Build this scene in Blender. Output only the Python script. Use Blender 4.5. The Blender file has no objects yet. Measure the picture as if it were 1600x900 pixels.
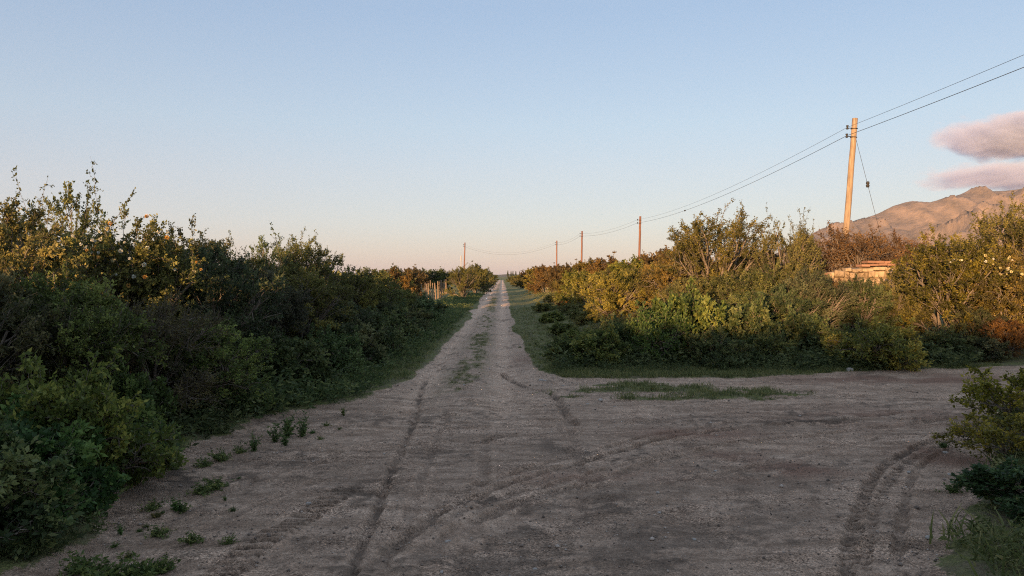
import bpy, math, random
import numpy as np
from mathutils import Vector

scn = bpy.context.scene
R = math.radians
# ------------------------------------------------------------------ camera
CAM_H = 2.0
F = 1200.0                       # focal length in pixels of the 1600 px wide photograph
PITCH = math.atan(18 / F)
cam_d = bpy.data.cameras.new('camera')
cam_d.sensor_width = 36; cam_d.lens = 27; cam_d.clip_start = 0.1; cam_d.clip_end = 30000
cam = bpy.data.objects.new('camera', cam_d)
cam.location = (0, 0, CAM_H); cam.rotation_euler = (R(90) - PITCH, 0, 0)
scn.collection.objects.link(cam); scn.camera = cam

# ------------------------------------------------------------------ light
SUN_EL = 4.6
SUN_AZ = 25.0                    # light travels towards +y, turned this far to +x
world = bpy.data.worlds.new('World'); scn.world = world; world.use_nodes = True
wn, wl = world.node_tree.nodes, world.node_tree.links
wn.clear()
w_out = wn.new('ShaderNodeOutputWorld'); w_bg = wn.new('ShaderNodeBackground')
sky = wn.new('ShaderNodeTexSky'); sky.sky_type = 'NISHITA'; sky.sun_disc = False
sky.sun_elevation = R(SUN_EL); sky.sun_rotation = R(180 + SUN_AZ)
sky.altitude = 900; sky.air_density = 1.0; sky.dust_density = 1.2; sky.ozone_density = 1.5
w_bg.inputs['Strength'].default_value = 0.10
# the clear evening sky opposite the sun: pale blue overhead, a peach band on the horizon all round,
# laid over the Nishita sky
w_tc = wn.new('ShaderNodeTexCoord'); w_sep = wn.new('ShaderNodeSeparateXYZ'); w_rp = wn.new('ShaderNodeValToRGB')
wl.new(w_tc.outputs['Generated'], w_sep.inputs[0]); wl.new(w_sep.outputs['Z'], w_rp.inputs[0])
SKY = [(0.0, (0.70, 0.56, 0.72)), (0.02, (0.72, 0.60, 0.76)), (0.068, (0.72, 0.70, 0.88)), (0.19, (0.64, 0.775, 0.98)), (0.325, (0.49, 0.66, 0.95)), (0.6, (0.62, 0.75, 0.98)), (1.0, (0.68, 0.80, 1.0))]
SKY_GAIN = 5.0
_e = w_rp.color_ramp.elements
_e[0].position = 0; _e[0].color = (*SKY[0][1], 1); _e[1].position = 1; _e[1].color = (*SKY[-1][1], 1)
for _p, _c in SKY[1:-1]: _e.new(_p).color = (*_c, 1)
w_sc = wn.new('ShaderNodeVectorMath'); w_sc.operation = 'SCALE'; w_sc.inputs['Scale'].default_value = SKY_GAIN
wl.new(w_rp.outputs[0], w_sc.inputs[0])
w_mx = wn.new('ShaderNodeMixRGB'); w_mx.inputs[0].default_value = 0.5
wl.new(sky.outputs['Color'], w_mx.inputs[1]); wl.new(w_sc.outputs[0], w_mx.inputs[2])
wl.new(w_mx.outputs[0], w_bg.inputs['Color'])
wl.new(w_bg.outputs[0], w_out.inputs['Surface'])

sun_d = bpy.data.lights.new('sun', 'SUN'); sun_d.energy = 5.0; sun_d.angle = R(0.6)
sun_d.color = (1.0, 0.58, 0.27)
sun = bpy.data.objects.new('sun', sun_d); scn.collection.objects.link(sun)
_el, _az = R(SUN_EL), R(SUN_AZ)
sun_dir = Vector((math.sin(_az) * math.cos(_el), math.cos(_az) * math.cos(_el), -math.sin(_el)))
sun.rotation_euler = sun_dir.to_track_quat('-Z', 'Y').to_euler()

scn.view_settings.view_transform = 'Standard'; scn.view_settings.look = 'None'
scn.view_settings.gamma = 1; scn.view_settings.exposure = 1.05
scn.view_settings.use_curve_mapping = False
scn.cycles.use_denoising = False; scn.cycles.use_adaptive_sampling = False; scn.cycles.filter_width = 1.1
scn.cycles.max_bounces = 6; scn.cycles.diffuse_bounces = 3; scn.cycles.transmission_bounces = 4
scn.cycles.volume_bounces = 2; scn.cycles.caustics_reflective = False; scn.cycles.caustics_refractive = False

# ------------------------------------------------------------------ helpers
col = scn.collection

def ray(u, v):
    c, s = math.cos(PITCH), math.sin(PITCH)
    a, b = (u - 800) / F, (450 - v) / F
    return np.array([a, c + b * s, -s + b * c])

def G(u, v):                      # where the photograph's pixel meets level ground
    r = ray(u, v); t = -CAM_H / r[2]
    return (r[0] * t, r[1] * t)

def P(u, v, y):                   # the point at depth y behind a pixel
    r = ray(u, v); t = y / r[1]
    return np.array([r[0] * t, y, CAM_H + r[2] * t])

def _hash(ix, iy, seed):
    h = (ix.astype(np.int64) * 374761393 + iy.astype(np.int64) * 668265263 + seed * 982451653) & 0xFFFFFFFF
    h = ((h ^ (h >> 13)) * 1274126177) & 0xFFFFFFFF
    h = (h ^ (h >> 16)) & 0xFFFFFFFF
    return h.astype(np.float64) / 4294967295.0

def vnoise(x, y, seed=0):
    x = np.asarray(x, float); y = np.asarray(y, float)
    ix, iy = np.floor(x), np.floor(y)
    fx, fy = x - ix, y - iy
    fx = fx * fx * fx * (fx * (fx * 6 - 15) + 10); fy = fy * fy * fy * (fy * (fy * 6 - 15) + 10)
    a, b = _hash(ix, iy, seed), _hash(ix + 1, iy, seed)
    c, d = _hash(ix, iy + 1, seed), _hash(ix + 1, iy + 1, seed)
    return (a + (b - a) * fx) * (1 - fy) + (c + (d - c) * fx) * fy

def fbm(x, y, oct=4, seed=0, gain=0.5):
    t = 0; amp = 1; tot = 0
    for o in range(oct):
        t = t + amp * (vnoise(x * 2 ** o + 17.3 * o, y * 2 ** o - 9.1 * o, seed + o) * 2 - 1)
        tot += amp; amp *= gain
    return t / tot

def sstep(a, b, x):
    t = np.clip((x - a) / (b - a), 0, 1); return t * t * (3 - 2 * t)

def np_mesh(name, verts, quads=None, tris=None, attrs=None, smooth=False):
    """Mesh from numpy arrays. attrs: {name: per-vertex floats}."""
    me = bpy.data.meshes.new(name)
    verts = np.asarray(verts, np.float32)
    quads = np.zeros((0, 4), np.int32) if quads is None else np.asarray(quads, np.int32)
    tris = np.zeros((0, 3), np.int32) if tris is None else np.asarray(tris, np.int32)
    nq, nt = len(quads), len(tris)
    me.vertices.add(len(verts)); me.vertices.foreach_set('co', verts.ravel())
    me.loops.add(nq * 4 + nt * 3)
    me.loops.foreach_set('vertex_index', np.concatenate([quads.ravel(), tris.ravel()]))
    me.polygons.add(nq + nt)
    starts = np.concatenate([np.arange(nq) * 4, nq * 4 + np.arange(nt) * 3]).astype(np.int32)
    me.polygons.foreach_set('loop_start', starts)
    if smooth:
        me.polygons.foreach_set('use_smooth', np.ones(nq + nt, bool))
    for k, a in (attrs or {}).items():
        at = me.attributes.new(k, 'FLOAT', 'POINT'); at.data.foreach_set('value', np.asarray(a, np.float32))
    me.update(calc_edges=True)
    return me

def obj(name, me, mat=None, parent=None, loc=None):
    o = bpy.data.objects.new(name, me)
    if mat is not None and me is not None and not me.materials:
        me.materials.append(mat)
    col.objects.link(o)
    if parent is not None: o.parent = parent
    if loc is not None: o.location = loc
    return o

def thing(name, label, cat, loc=(0, 0, 0), rz=0.0, group=None, scale=None):
    o = bpy.data.objects.new(name, None); col.objects.link(o)
    o.location = loc; o.rotation_euler = (0, 0, rz); o.empty_display_size = 0.2
    if scale is not None: o.scale = scale
    return tag(o, label, cat, group)

def tag(o, label=None, cat=None, group=None, kind=None):
    if label: o['label'] = label
    if cat: o['category'] = cat
    if group: o['group'] = group
    if kind: o['kind'] = kind
    return o

# ---- geometry
def tubes(pts, rad, n=4):
    """pts (B,K,3), rad (B,K) -> verts, quads of B open tubes"""
    pts = np.asarray(pts, float); rad = np.asarray(rad, float)
    B, K, _ = pts.shape
    t = np.gradient(pts, axis=1)
    t /= np.linalg.norm(t, axis=2, keepdims=True) + 1e-9
    ref = np.where(np.abs(t[:, :1, 2:3]) > 0.8, np.array([[[1.0, 0.1, 0.0]]]), np.array([[[0.0, 0.1, 1.0]]]))
    a = np.cross(t, np.broadcast_to(ref, t.shape)); a /= np.linalg.norm(a, axis=2, keepdims=True) + 1e-9
    b = np.cross(t, a)
    th = np.arange(n) * 2 * np.pi / n
    v = pts[:, :, None] + rad[:, :, None, None] * (np.cos(th)[None, None, :, None] * a[:, :, None] + np.sin(th)[None, None, :, None] * b[:, :, None])
    idx = np.arange(B * K * n).reshape(B, K, n)
    q = np.stack([idx[:, :-1], np.roll(idx[:, :-1], -1, 2), np.roll(idx[:, 1:], -1, 2), idx[:, 1:]], -1).reshape(-1, 4)
    return v.reshape(-1, 3), q

def leaves(p, d, L, W, rng):
    """rhombus leaves: p,d (N,3), L,W (N,)"""
    N = len(p)
    d = d / (np.linalg.norm(d, axis=1, keepdims=True) + 1e-9)
    r = rng.normal(size=(N, 3)); r[:, 2] *= 0.6
    s = np.cross(d, r); s /= np.linalg.norm(s, axis=1, keepdims=True) + 1e-9
    nn = np.cross(s, d)
    L = L[:, None]; W = W[:, None]
    m = p + d * L * 0.45 + nn * L * 0.08
    v = np.stack([p, m + s * W * 0.5, p + d * L, m - s * W * 0.5], 1).reshape(-1, 3)
    return v, np.arange(N * 4).reshape(-1, 4)

class Acc:
    def __init__(s): s.v = []; s.q = []; s.t = []; s.n = 0
    def add(s, v, q, tint=None):
        s.v.append(v); s.q.append(np.asarray(q) + s.n); s.n += len(v)
        s.t.append(np.zeros(len(v)) if tint is None else tint)
    def mesh(s, name, smooth=False):
        return np_mesh(name, np.concatenate(s.v), np.concatenate(s.q), attrs={'tint': np.concatenate(s.t)}, smooth=smooth)

def bez(p0, p1, p2, t):
    t = t[None, :, None]
    return (1 - t) ** 2 * p0[:, None] + 2 * t * (1 - t) * p1[:, None] + t * t * p2[:, None]

def unit(a): return a / (np.linalg.norm(a, axis=-1, keepdims=True) + 1e-9)

def gen_shrub(name, seed, H=3.0, W=3.0, n_lobe=7, lobe_r=0.6, n_sub=150, n_twig=1500, n_leaf=22, L=0.04, Wd=0.02,
              twig=0.3, trunk=0.2, shoots=12, shoot_len=0.7, up=0.2, zmin=0.05, stem_r=0.035, twig_r=0.0035, hollow=0.45, arch=0.3):
    rng = np.random.default_rng(seed)
    bark, leaf = Acc(), Acc()
    # lobes that make up the crown
    ang = rng.uniform(0, 2 * np.pi) + np.arange(n_lobe) * 2.4
    rr = np.sqrt((np.arange(n_lobe) + 0.3) / n_lobe) * max(W / 2 - lobe_r * 0.8, 0.05)
    lr = lobe_r * rng.uniform(0.7, 1.25, n_lobe)
    ztop = H * (1 - 0.45 * (rr / (W / 2 + 1e-6)) ** 2) * rng.uniform(0.82, 1.0, n_lobe)
    cz = np.maximum(ztop - lr, trunk + lr * 0.3)
    low = rng.random(n_lobe) < (0.35 if trunk < 0.5 else 0.0)
    cz = np.where(low, np.maximum(cz * rng.uniform(0.35, 0.6, n_lobe), lr * 0.6), cz)
    C = np.stack([np.cos(ang) * rr, np.sin(ang) * rr, cz], 1)
    nt_ = max(2, n_lobe // 3); ti = np.arange(n_lobe) % nt_
    tb = rng.normal(0, 0.09 * W / 3, (nt_, 3)); tb[:, 2] = -0.08
    tf = np.stack([C[ti == k].mean(0) for k in range(nt_)]); tf = tb * 0.55 + tf * 0.45 + rng.normal(0, 0.08, tf.shape)
    p0 = tb[ti]; pm = tf[ti] * 0.8 + C * 0.2
    T = np.linspace(0, 1, 8)
    stem = bez(p0, pm, C, T)
    stem[:, 1:] += rng.normal(0, 0.02, stem[:, 1:].shape)
    bark.add(*tubes(stem, stem_r * (1 - 0.65 * T)[None] * rng.uniform(0.7, 1.3, (n_lobe, 1)), 6))
    # branches inside the lobes
    li = rng.choice(n_lobe, n_sub, p=lr ** 2 / np.sum(lr ** 2))
    dr = unit(rng.normal(size=(n_sub, 3)) + np.array([0, 0, up]))
    end = C[li] + dr * (lr[li] * (hollow + (1 - hollow) * rng.random(n_sub) ** 0.6))[:, None] * np.array([1.1, 1.1, 0.95])
    end[:, 2] = np.maximum(end[:, 2], zmin + rng.random(n_sub) * 0.15)
    t0 = rng.uniform(0.45, 1.0, n_sub)
    s0 = bez(p0[li], pm[li], C[li], np.array([0.0, 1.0]))[:, 0] * 0
    tt = t0[:, None]
    s0 = (1 - tt) ** 2 * p0[li] + 2 * tt * (1 - tt) * pm[li] + tt * tt * C[li]
    mid = (s0 + end) / 2 + rng.normal(0, 0.07, (n_sub, 3)); mid[:, 2] += arch * np.linalg.norm(end - s0, axis=1) * rng.uniform(0, 1, n_sub)
    T6 = np.linspace(0, 1, 6)
    sub = bez(s0, mid, end, T6); sub[:, 1:] += rng.normal(0, 0.012, sub[:, 1:].shape)
    bark.add(*tubes(sub, (0.011 - 0.007 * T6)[None] * rng.uniform(0.7, 1.3, (n_sub, 1)), 4))
    btint = rng.normal(0, 0.17, n_sub) + rng.normal(0, 0.12, n_lobe)[li]
    # twigs
    si = rng.integers(0, n_sub, n_twig); tw = np.where(rng.random(n_twig) < 0.2, rng.uniform(0.2, 0.6, n_twig), rng.uniform(0.68, 1.0, n_twig))
    f = tw * 5; k = np.minimum(f.astype(int), 4); fr = (f - k)[:, None]
    S = sub[si, k] * (1 - fr) + sub[si, k + 1] * fr
    tan = unit(sub[si, k + 1] - sub[si, k])
    out = unit(S - C[li[si]])
    d = unit(0.5 * tan + 0.75 * unit(rng.normal(size=(n_twig, 3))) + 0.5 * out + np.array([0, 0, up]))
    ln = twig * rng.uniform(0.45, 1.35, n_twig)
    e = S + d * ln[:, None]; e[:, 2] = np.maximum(e[:, 2], 0.03)
    m = S + d * ln[:, None] * 0.5 + rng.normal(0, 0.03, (n_twig, 3))
    tp = np.stack([S, m, e], 1)
    bark.add(*tubes(tp, np.array([1.0, 0.75, 0.35])[None] * twig_r * rng.uniform(0.7, 1.4, (n_twig, 1)), 3))
    n = n_twig * n_leaf
    wi = np.repeat(np.arange(n_twig), n_leaf); lt = rng.uniform(0.05, 1.05, n)[:, None]
    lp = np.where(lt < 0.5, S[wi] + (m - S)[wi] * lt * 2, m[wi] + (e - m)[wi] * (lt * 2 - 1))
    lp = lp + rng.normal(0, 0.012, lp.shape)
    ld = unit(d[wi] * 0.5 + unit(rng.normal(size=(n, 3))) + np.array([0, 0, 0.15]))
    LL = L * rng.uniform(0.55, 1.35, n); 
    v, q = leaves(lp, ld, LL, LL * Wd / L * rng.uniform(0.8, 1.2, n), rng)
    tint = np.clip(0.48 + btint[si][wi] * 1.25 + rng.normal(0, 0.2, n), 0, 1)
    leaf.add(v, q, np.repeat(tint, 4))
    # long shoots that break the outline
    if shoots:
        cand = np.argsort(-end[:, 2] + rng.normal(0, 0.25 * H, n_sub))[:shoots]
        s = sub[cand, 4]
        d = unit(np.array([0, 0, 1.0]) + rng.normal(0, 0.45, (shoots, 3)) + 0.4 * unit(s - C.mean(0)))
        K = 6; T = np.linspace(0, 1, K); ln = shoot_len * rng.uniform(0.5, 1.2, shoots)
        bend = rng.normal(0, 0.22, (shoots, 3)); bend[:, 2] -= 0.1
        sp = s[:, None] + d[:, None] * (ln[:, None] * T)[..., None] + bend[:, None] * (ln[:, None] * T ** 2)[..., None]
        sp[:, 1:-1] += rng.normal(0, 0.012, sp[:, 1:-1].shape)
        bark.add(*tubes(sp, (0.006 - 0.0045 * T)[None] * np.ones((shoots, 1)), 4))
        ns = 7; wi = np.repeat(np.arange(shoots), ns); N = len(wi)
        f = rng.uniform(0.15, 1, N) * (K - 1); k = np.minimum(f.astype(int), K - 2); fr = (f - k)[:, None]
        a = sp[wi, k] * (1 - fr) + sp[wi, k + 1] * fr
        sd = unit(d[wi] * 0.6 + unit(rng.normal(size=(N, 3)))); sl = shoot_len * rng.uniform(0.12, 0.34, N) * (1.25 - f / K)
        b = a + sd * sl[:, None]
        bark.add(*tubes(np.stack([a, b], 1), np.array([[0.003, 0.0015]]) * np.ones((N, 1)), 3))
        nl = 9; ti2 = np.repeat(np.arange(N), nl); n2 = len(ti2); t2 = rng.uniform(0.1, 1.05, n2)[:, None]
        lp = a[ti2] + (b - a)[ti2] * t2 + rng.normal(0, 0.012, (n2, 3))
        w3 = np.repeat(np.arange(shoots), 20); f = rng.uniform(0.3, 1, len(w3)) * (K - 1); k = np.minimum(f.astype(int), K - 2); fr = (f - k)[:, None]
        lp = np.concatenate([lp, sp[w3, k] * (1 - fr) + sp[w3, k + 1] * fr + rng.normal(0, 0.012, (len(w3), 3))]); n2 = len(lp)
        LL = L * rng.uniform(0.6, 1.35, n2)
        v, q = leaves(lp, unit(rng.normal(size=(n2, 3))), LL, LL * Wd / L, rng)
        leaf.add(v, q, np.repeat(np.clip(0.45 + rng.normal(0, 0.2, n2), 0, 1), 4))
    return dict(H=H, W=W, bark=bark.mesh(name + '_wood'), leaf=leaf.mesh(name + '_leaf'), end=end, rng=rng)

def gen_herb(seed, H=0.5, spread=0.25, stems=16, n_leaf=16, L=0.07, Wd=0.02, lean=0.35, stalks=True):
    """upright weed: stems with narrow leaves; returns arrays"""
    rng = np.random.default_rng(seed); a = Acc()
    K = 4; T = np.linspace(0, 1, K)
    b = np.zeros((stems, 3)); b[:, :2] = rng.normal(0, spread * (0.35 if not stalks else 0.03), (stems, 2)); b[:, 2] = -0.02
    d = unit(np.concatenate([b[:, :2] / (spread + 1e-6) * 0.5 + rng.normal(0, lean, (stems, 2)), np.ones((stems, 1))], 1))
    ln = H * rng.uniform(0.45, 1.1, stems)
    bend = rng.normal(0, 0.18, (stems, 3)); bend[:, 2] = -np.abs(bend[:, 2])
    sp = b[:, None] + d[:, None] * (ln[:, None] * T)[..., None] + bend[:, None] * (ln[:, None] * T ** 2)[..., None]
    if stalks:
        v, q = tubes(sp, (0.004 - 0.0025 * T)[None] * np.ones((stems, 1)), 3); a.add(v, q, np.full(len(v), 0.45))
    N = stems * n_leaf; wi = np.repeat(np.arange(stems), n_leaf)
    f = rng.uniform(0.08, 1, N) * (K - 1); k = np.minimum(f.astype(int), K - 2); fr = (f - k)[:, None]
    lp = sp[wi, k] * (1 - fr) + sp[wi, k + 1] * fr
    ld = unit(unit(rng.normal(size=(N, 3)) * np.array([1, 1, 0.5])) + np.array([0, 0, 0.35]))
    LL = L * rng.uniform(0.5, 1.3, N)
    v, q = leaves(lp, ld, LL, LL * Wd / L, rng)
    a.add(v, q, np.repeat(np.clip(0.5 + rng.normal(0, 0.16, N) + rng.normal(0, .1, stems)[wi], 0, 1), 4))
    return np.concatenate(a.v), np.concatenate(a.q), np.concatenate(a.t)

def gen_grass(seed, H=0.18, spread=0.08, blades=14, w=0.007):
    rng = np.random.default_rng(seed)
    b = np.zeros((blades, 3)); b[:, :2] = rng.normal(0, spread, (blades, 2)); b[:, 2] = -0.01
    d = unit(np.concatenate([rng.normal(0, 0.4, (blades, 2)), np.ones((blades, 1))], 1))
    ln = (H * rng.uniform(0.4, 1.2, blades))[:, None]
    side = unit(np.cross(d, rng.normal(size=(blades, 3)))) * w
    bend = np.concatenate([d[:, :2] * 0.7, -0.25 * np.ones((blades, 1))], 1)
    m = b + d * ln * 0.55; e = b + d * ln + bend * ln * 0.45
    v = np.stack([b - side, b + side, m + side * 0.8, m - side * 0.8, e + side * 0.1, e - side * 0.1], 1).reshape(-1, 3)
    i = np.arange(blades)[:, None] * 6
    q = np.concatenate([i + [0, 1, 2, 3], i + [3, 2, 4, 5]], 0)
    return v, q, np.repeat(np.clip(0.5 + rng.normal(0, 0.2, blades), 0, 1), 6)

def scatter(acc, protos, xs, ys, zs, sc, rng, tint=None):
    for i in range(len(xs)):
        v, q, t = protos[rng.integers(len(protos))]
        a = rng.uniform(0, 6.283); c, s = math.cos(a) * sc[i], math.sin(a) * sc[i]
        w = np.stack([v[:, 0] * c - v[:, 1] * s + xs[i], v[:, 0] * s + v[:, 1] * c + ys[i], v[:, 2] * sc[i] + zs[i]], 1)
        acc.add(w, q, np.clip(t + (0 if tint is None else tint[i]), 0, 1))

def box_v(sx, sy, sz, rng=None, j=0.0):
    v = np.array([[x, y, z] for z in (-.5, .5) for y in (-.5, .5) for x in (-.5, .5)]) * [sx, sy, sz]
    if rng is not None: v += rng.uniform(-j, j, v.shape)
    q = np.array([[0, 2, 3, 1], [4, 5, 7, 6], [0, 1, 5, 4], [2, 6, 7, 3], [0, 4, 6, 2], [1, 3, 7, 5]])
    return v, q

def lathe(prof, n=12):
    prof = np.array(prof, float); th = np.arange(n) * 2 * np.pi / n
    v = np.stack([prof[:, None, 0] * np.cos(th), prof[:, None, 0] * np.sin(th), np.broadcast_to(prof[:, None, 1], (len(prof), n))], -1).reshape(-1, 3)
    idx = np.arange(len(prof) * n).reshape(len(prof), n)
    q = np.stack([idx[:-1], np.roll(idx[:-1], -1, 1), np.roll(idx[1:], -1, 1), idx[1:]], -1).reshape(-1, 4)
    return v, q

def rock_mesh(name, seed, s=(1, 1, 0.6)):
    import bmesh
    rng = np.random.default_rng(seed)
    bm = bmesh.new(); bmesh.ops.create_icosphere(bm, subdivisions=2, radius=0.5)
    for v in bm.verts:
        c = v.co.copy()
        k = 1 + 0.28 * float(fbm(c.x * 2.3 + seed * 3.1, c.y * 2.3 + c.z * 1.9, 2, seed))
        v.co = Vector((c.x * s[0] * k, c.y * s[1] * k, max(c.z, -0.28) * s[2] * k))
    me = bpy.data.meshes.new(name); bm.to_mesh(me); bm.free(); return me

# ---- materials
def mat_new(name):
    m = bpy.data.materials.new(name); m.use_nodes = True
    nt = m.node_tree; nt.nodes.clear()
    return m, nt, nt.nodes, nt.links

def node(ns, typ, **kw):
    n = ns.new(typ)
    for k, v in kw.items(): setattr(n, k, v)
    return n

def leaf_mat(name, dark, mid, light, trans=0.42):
    m, nt, ns, ls = mat_new(name)
    out = node(ns, 'ShaderNodeOutputMaterial')
    at = node(ns, 'ShaderNodeAttribute', attribute_name='tint')
    rp = node(ns, 'ShaderNodeValToRGB')
    e = rp.color_ramp.elements
    e[0].position = 0.15; e[0].color = (*dark, 1); e[1].position = 0.85; e[1].color = (*light, 1)
    x = e.new(0.5); x.color = (*mid, 1)
    oi = node(ns, 'ShaderNodeObjectInfo')
    mul = node(ns, 'ShaderNodeMixRGB', blend_type='MULTIPLY'); mul.inputs[0].default_value = 1
    ls.new(at.outputs['Fac'], rp.inputs[0]); ls.new(rp.outputs[0], mul.inputs[1]); ls.new(oi.outputs['Color'], mul.inputs[2])
    pb = node(ns, 'ShaderNodeBsdfPrincipled'); pb.inputs['Roughness'].default_value = 0.55
    pb.inputs['Specular IOR Level'].default_value = 0.25
    tr = node(ns, 'ShaderNodeBsdfTranslucent'); mx = node(ns, 'ShaderNodeMixShader'); mx.inputs[0].default_value = trans
    ls.new(mul.outputs[0], pb.inputs['Base Color']); ls.new(mul.outputs[0], tr.inputs['Color'])
    ls.new(pb.outputs[0], mx.inputs[1]); ls.new(tr.outputs[0], mx.inputs[2]); ls.new(mx.outputs[0], out.inputs[0])
    return m

def plain_mat(name, c1, c2, scale=8.0, rough=0.85, bump=0.0, stretch=(1, 1, 1), detail=6, objrand=0.0):
    m, nt, ns, ls = mat_new(name)
    out = node(ns, 'ShaderNodeOutputMaterial'); pb = node(ns, 'ShaderNodeBsdfPrincipled')
    tc = node(ns, 'ShaderNodeTexCoord'); mp = node(ns, 'ShaderNodeMapping'); mp.inputs['Scale'].default_value = stretch
    nz = node(ns, 'ShaderNodeTexNoise'); nz.inputs['Scale'].default_value = scale; nz.inputs['Detail'].default_value = detail
    nz.inputs['Roughness'].default_value = 0.65
    rp = node(ns, 'ShaderNodeValToRGB'); e = rp.color_ramp.elements
    e[0].position = 0.3; e[0].color = (*c1, 1); e[1].position = 0.7; e[1].color = (*c2, 1)
    ls.new(tc.outputs['Object'], mp.inputs[0]); ls.new(mp.outputs[0], nz.inputs['Vector']); ls.new(nz.outputs['Fac'], rp.inputs[0])
    src = rp.outputs[0]
    if objrand:
        oi = node(ns, 'ShaderNodeObjectInfo'); hs = node(ns, 'ShaderNodeHueSaturation')
        ma = node(ns, 'ShaderNodeMapRange'); ma.inputs[3].default_value = 1 - objrand; ma.inputs[4].default_value = 1 + objrand
        ls.new(oi.outputs['Random'], ma.inputs[0]); ls.new(ma.outputs[0], hs.inputs['Value']); ls.new(src, hs.inputs['Color']); src = hs.outputs[0]
        wn_ = node(ns, 'ShaderNodeTexNoise'); 
        ls.new(oi.outputs['Location'], wn_.inputs['Vector'])
    ls.new(src, pb.inputs['Base Color']); pb.inputs['Roughness'].default_value = rough
    pb.inputs['Specular IOR Level'].default_value = 0.2
    if bump:
        bp = node(ns, 'ShaderNodeBump'); bp.inputs['Strength'].default_value = bump; bp.inputs['Distance'].default_value = 0.02
        ls.new(nz.outputs['Fac'], bp.inputs['Height']); ls.new(bp.outputs[0], pb.inputs['Normal'])
    ls.new(pb.outputs[0], out.inputs[0])
    return m

M = {}
M['bark'] = plain_mat('bark', (0.09, 0.072, 0.058), (0.25, 0.21, 0.17), 14, 0.9)
M['olive'] = leaf_mat('olive_leaf', (0.06, 0.066, 0.022), (0.13, 0.138, 0.04), (0.28, 0.26, 0.08))
M['dark'] = leaf_mat('dark_leaf', (0.04, 0.05, 0.022), (0.085, 0.102, 0.042), (0.19, 0.20, 0.085))
M['fresh'] = leaf_mat('fresh_leaf', (0.05, 0.076, 0.03), (0.10, 0.145, 0.052), (0.22, 0.25, 0.09))
M['brown'] = leaf_mat('brown_leaf', (0.065, 0.046, 0.022), (0.13, 0.092, 0.036), (0.23, 0.165, 0.058))
M['weed'] = leaf_mat('weed_leaf', (0.05, 0.07, 0.028), (0.10, 0.13, 0.05), (0.20, 0.22, 0.09))
M['grass'] = leaf_mat('grass_blade', (0.07, 0.09, 0.03), (0.14, 0.165, 0.055), (0.30, 0.28, 0.12))

# ------------------------------------------------------------------ ground and dirt road
def road_x(y): return -0.72 - 0.0128 * y

left_edge = [(-9, -40), (-5.2, -8), (-4.2, 3.0)] + [G(*p) for p in [(60, 868), (120, 842), (175, 770), (300, 695), (430, 642), (560, 624), (640, 590), (688, 545), (732, 495), (748, 472)]] + [(road_x(y) - 1.35, y) for y in (75, 110, 160, 260, 420)]
right_edge = [(road_x(y) + 1.35, y) for y in (420, 260, 160, 110, 75)] + [G(*p) for p in [(795, 472), (801, 495), (811, 540), (833, 573), (880, 590), (1000, 591), (1150, 589), (1300, 580), (1450, 575), (1600, 571)]] + \
    [(26, 19.5), (60, 26), (60, 22), (26, 15.2), (11.5, 12.6)] + [G(*p) for p in [(1625, 622), (1560, 660), (1545, 700), (1560, 735), (1505, 800), (1478, 900)]] + [(2.9, 3), (3.6, -8), (7, -40)]
POLY = np.array(left_edge + right_edge)

def seg_dist(x, y, pts, closed=False):
    d = np.full(x.shape, 1e9); along = np.zeros(x.shape); side = np.zeros(x.shape); acc = 0
    n = len(pts)
    for i in range(n if closed else n - 1):
        ax, ay = pts[i]; bx, by = pts[(i + 1) % n]
        dx, dy = bx - ax, by - ay; l2 = dx * dx + dy * dy + 1e-12; l = math.sqrt(l2)
        t = np.clip(((x - ax) * dx + (y - ay) * dy) / l2, 0, 1)
        ex, ey = x - ax - t * dx, y - ay - t * dy
        dd = np.hypot(ex, ey); m = dd < d
        d = np.where(m, dd, d); along = np.where(m, acc + t * l, along)
        side = np.where(m, np.sign(dx * ey - dy * ex), side); acc += l
    return d, along, side, acc

def in_poly(x, y, pts):
    ins = np.zeros(x.shape, bool); n = len(pts)
    for i in range(n):
        ax, ay = pts[i]; bx, by = pts[(i + 1) % n]
        c = ((ay > y) != (by > y)) & (x < (bx - ax) * (y - ay) / (by - ay + 1e-12) + ax)
        ins ^= c
    return ins

def smooth_line(px, n=6):
    p = np.array([G(*q) for q in px]); out = []
    for i in range(len(p) - 1):                       # Catmull-Rom
        a = p[max(i - 1, 0)]; b = p[i]; c = p[i + 1]; d = p[min(i + 2, len(p) - 1)]
        for t in np.arange(n) / n:
            out.append(0.5 * ((2 * b) + (c - a) * t + (2 * a - 5 * b + 4 * c - d) * t * t + (3 * b - a - 3 * c + d) * t ** 3))
    out.append(p[-1]); return np.array(out)

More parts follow.
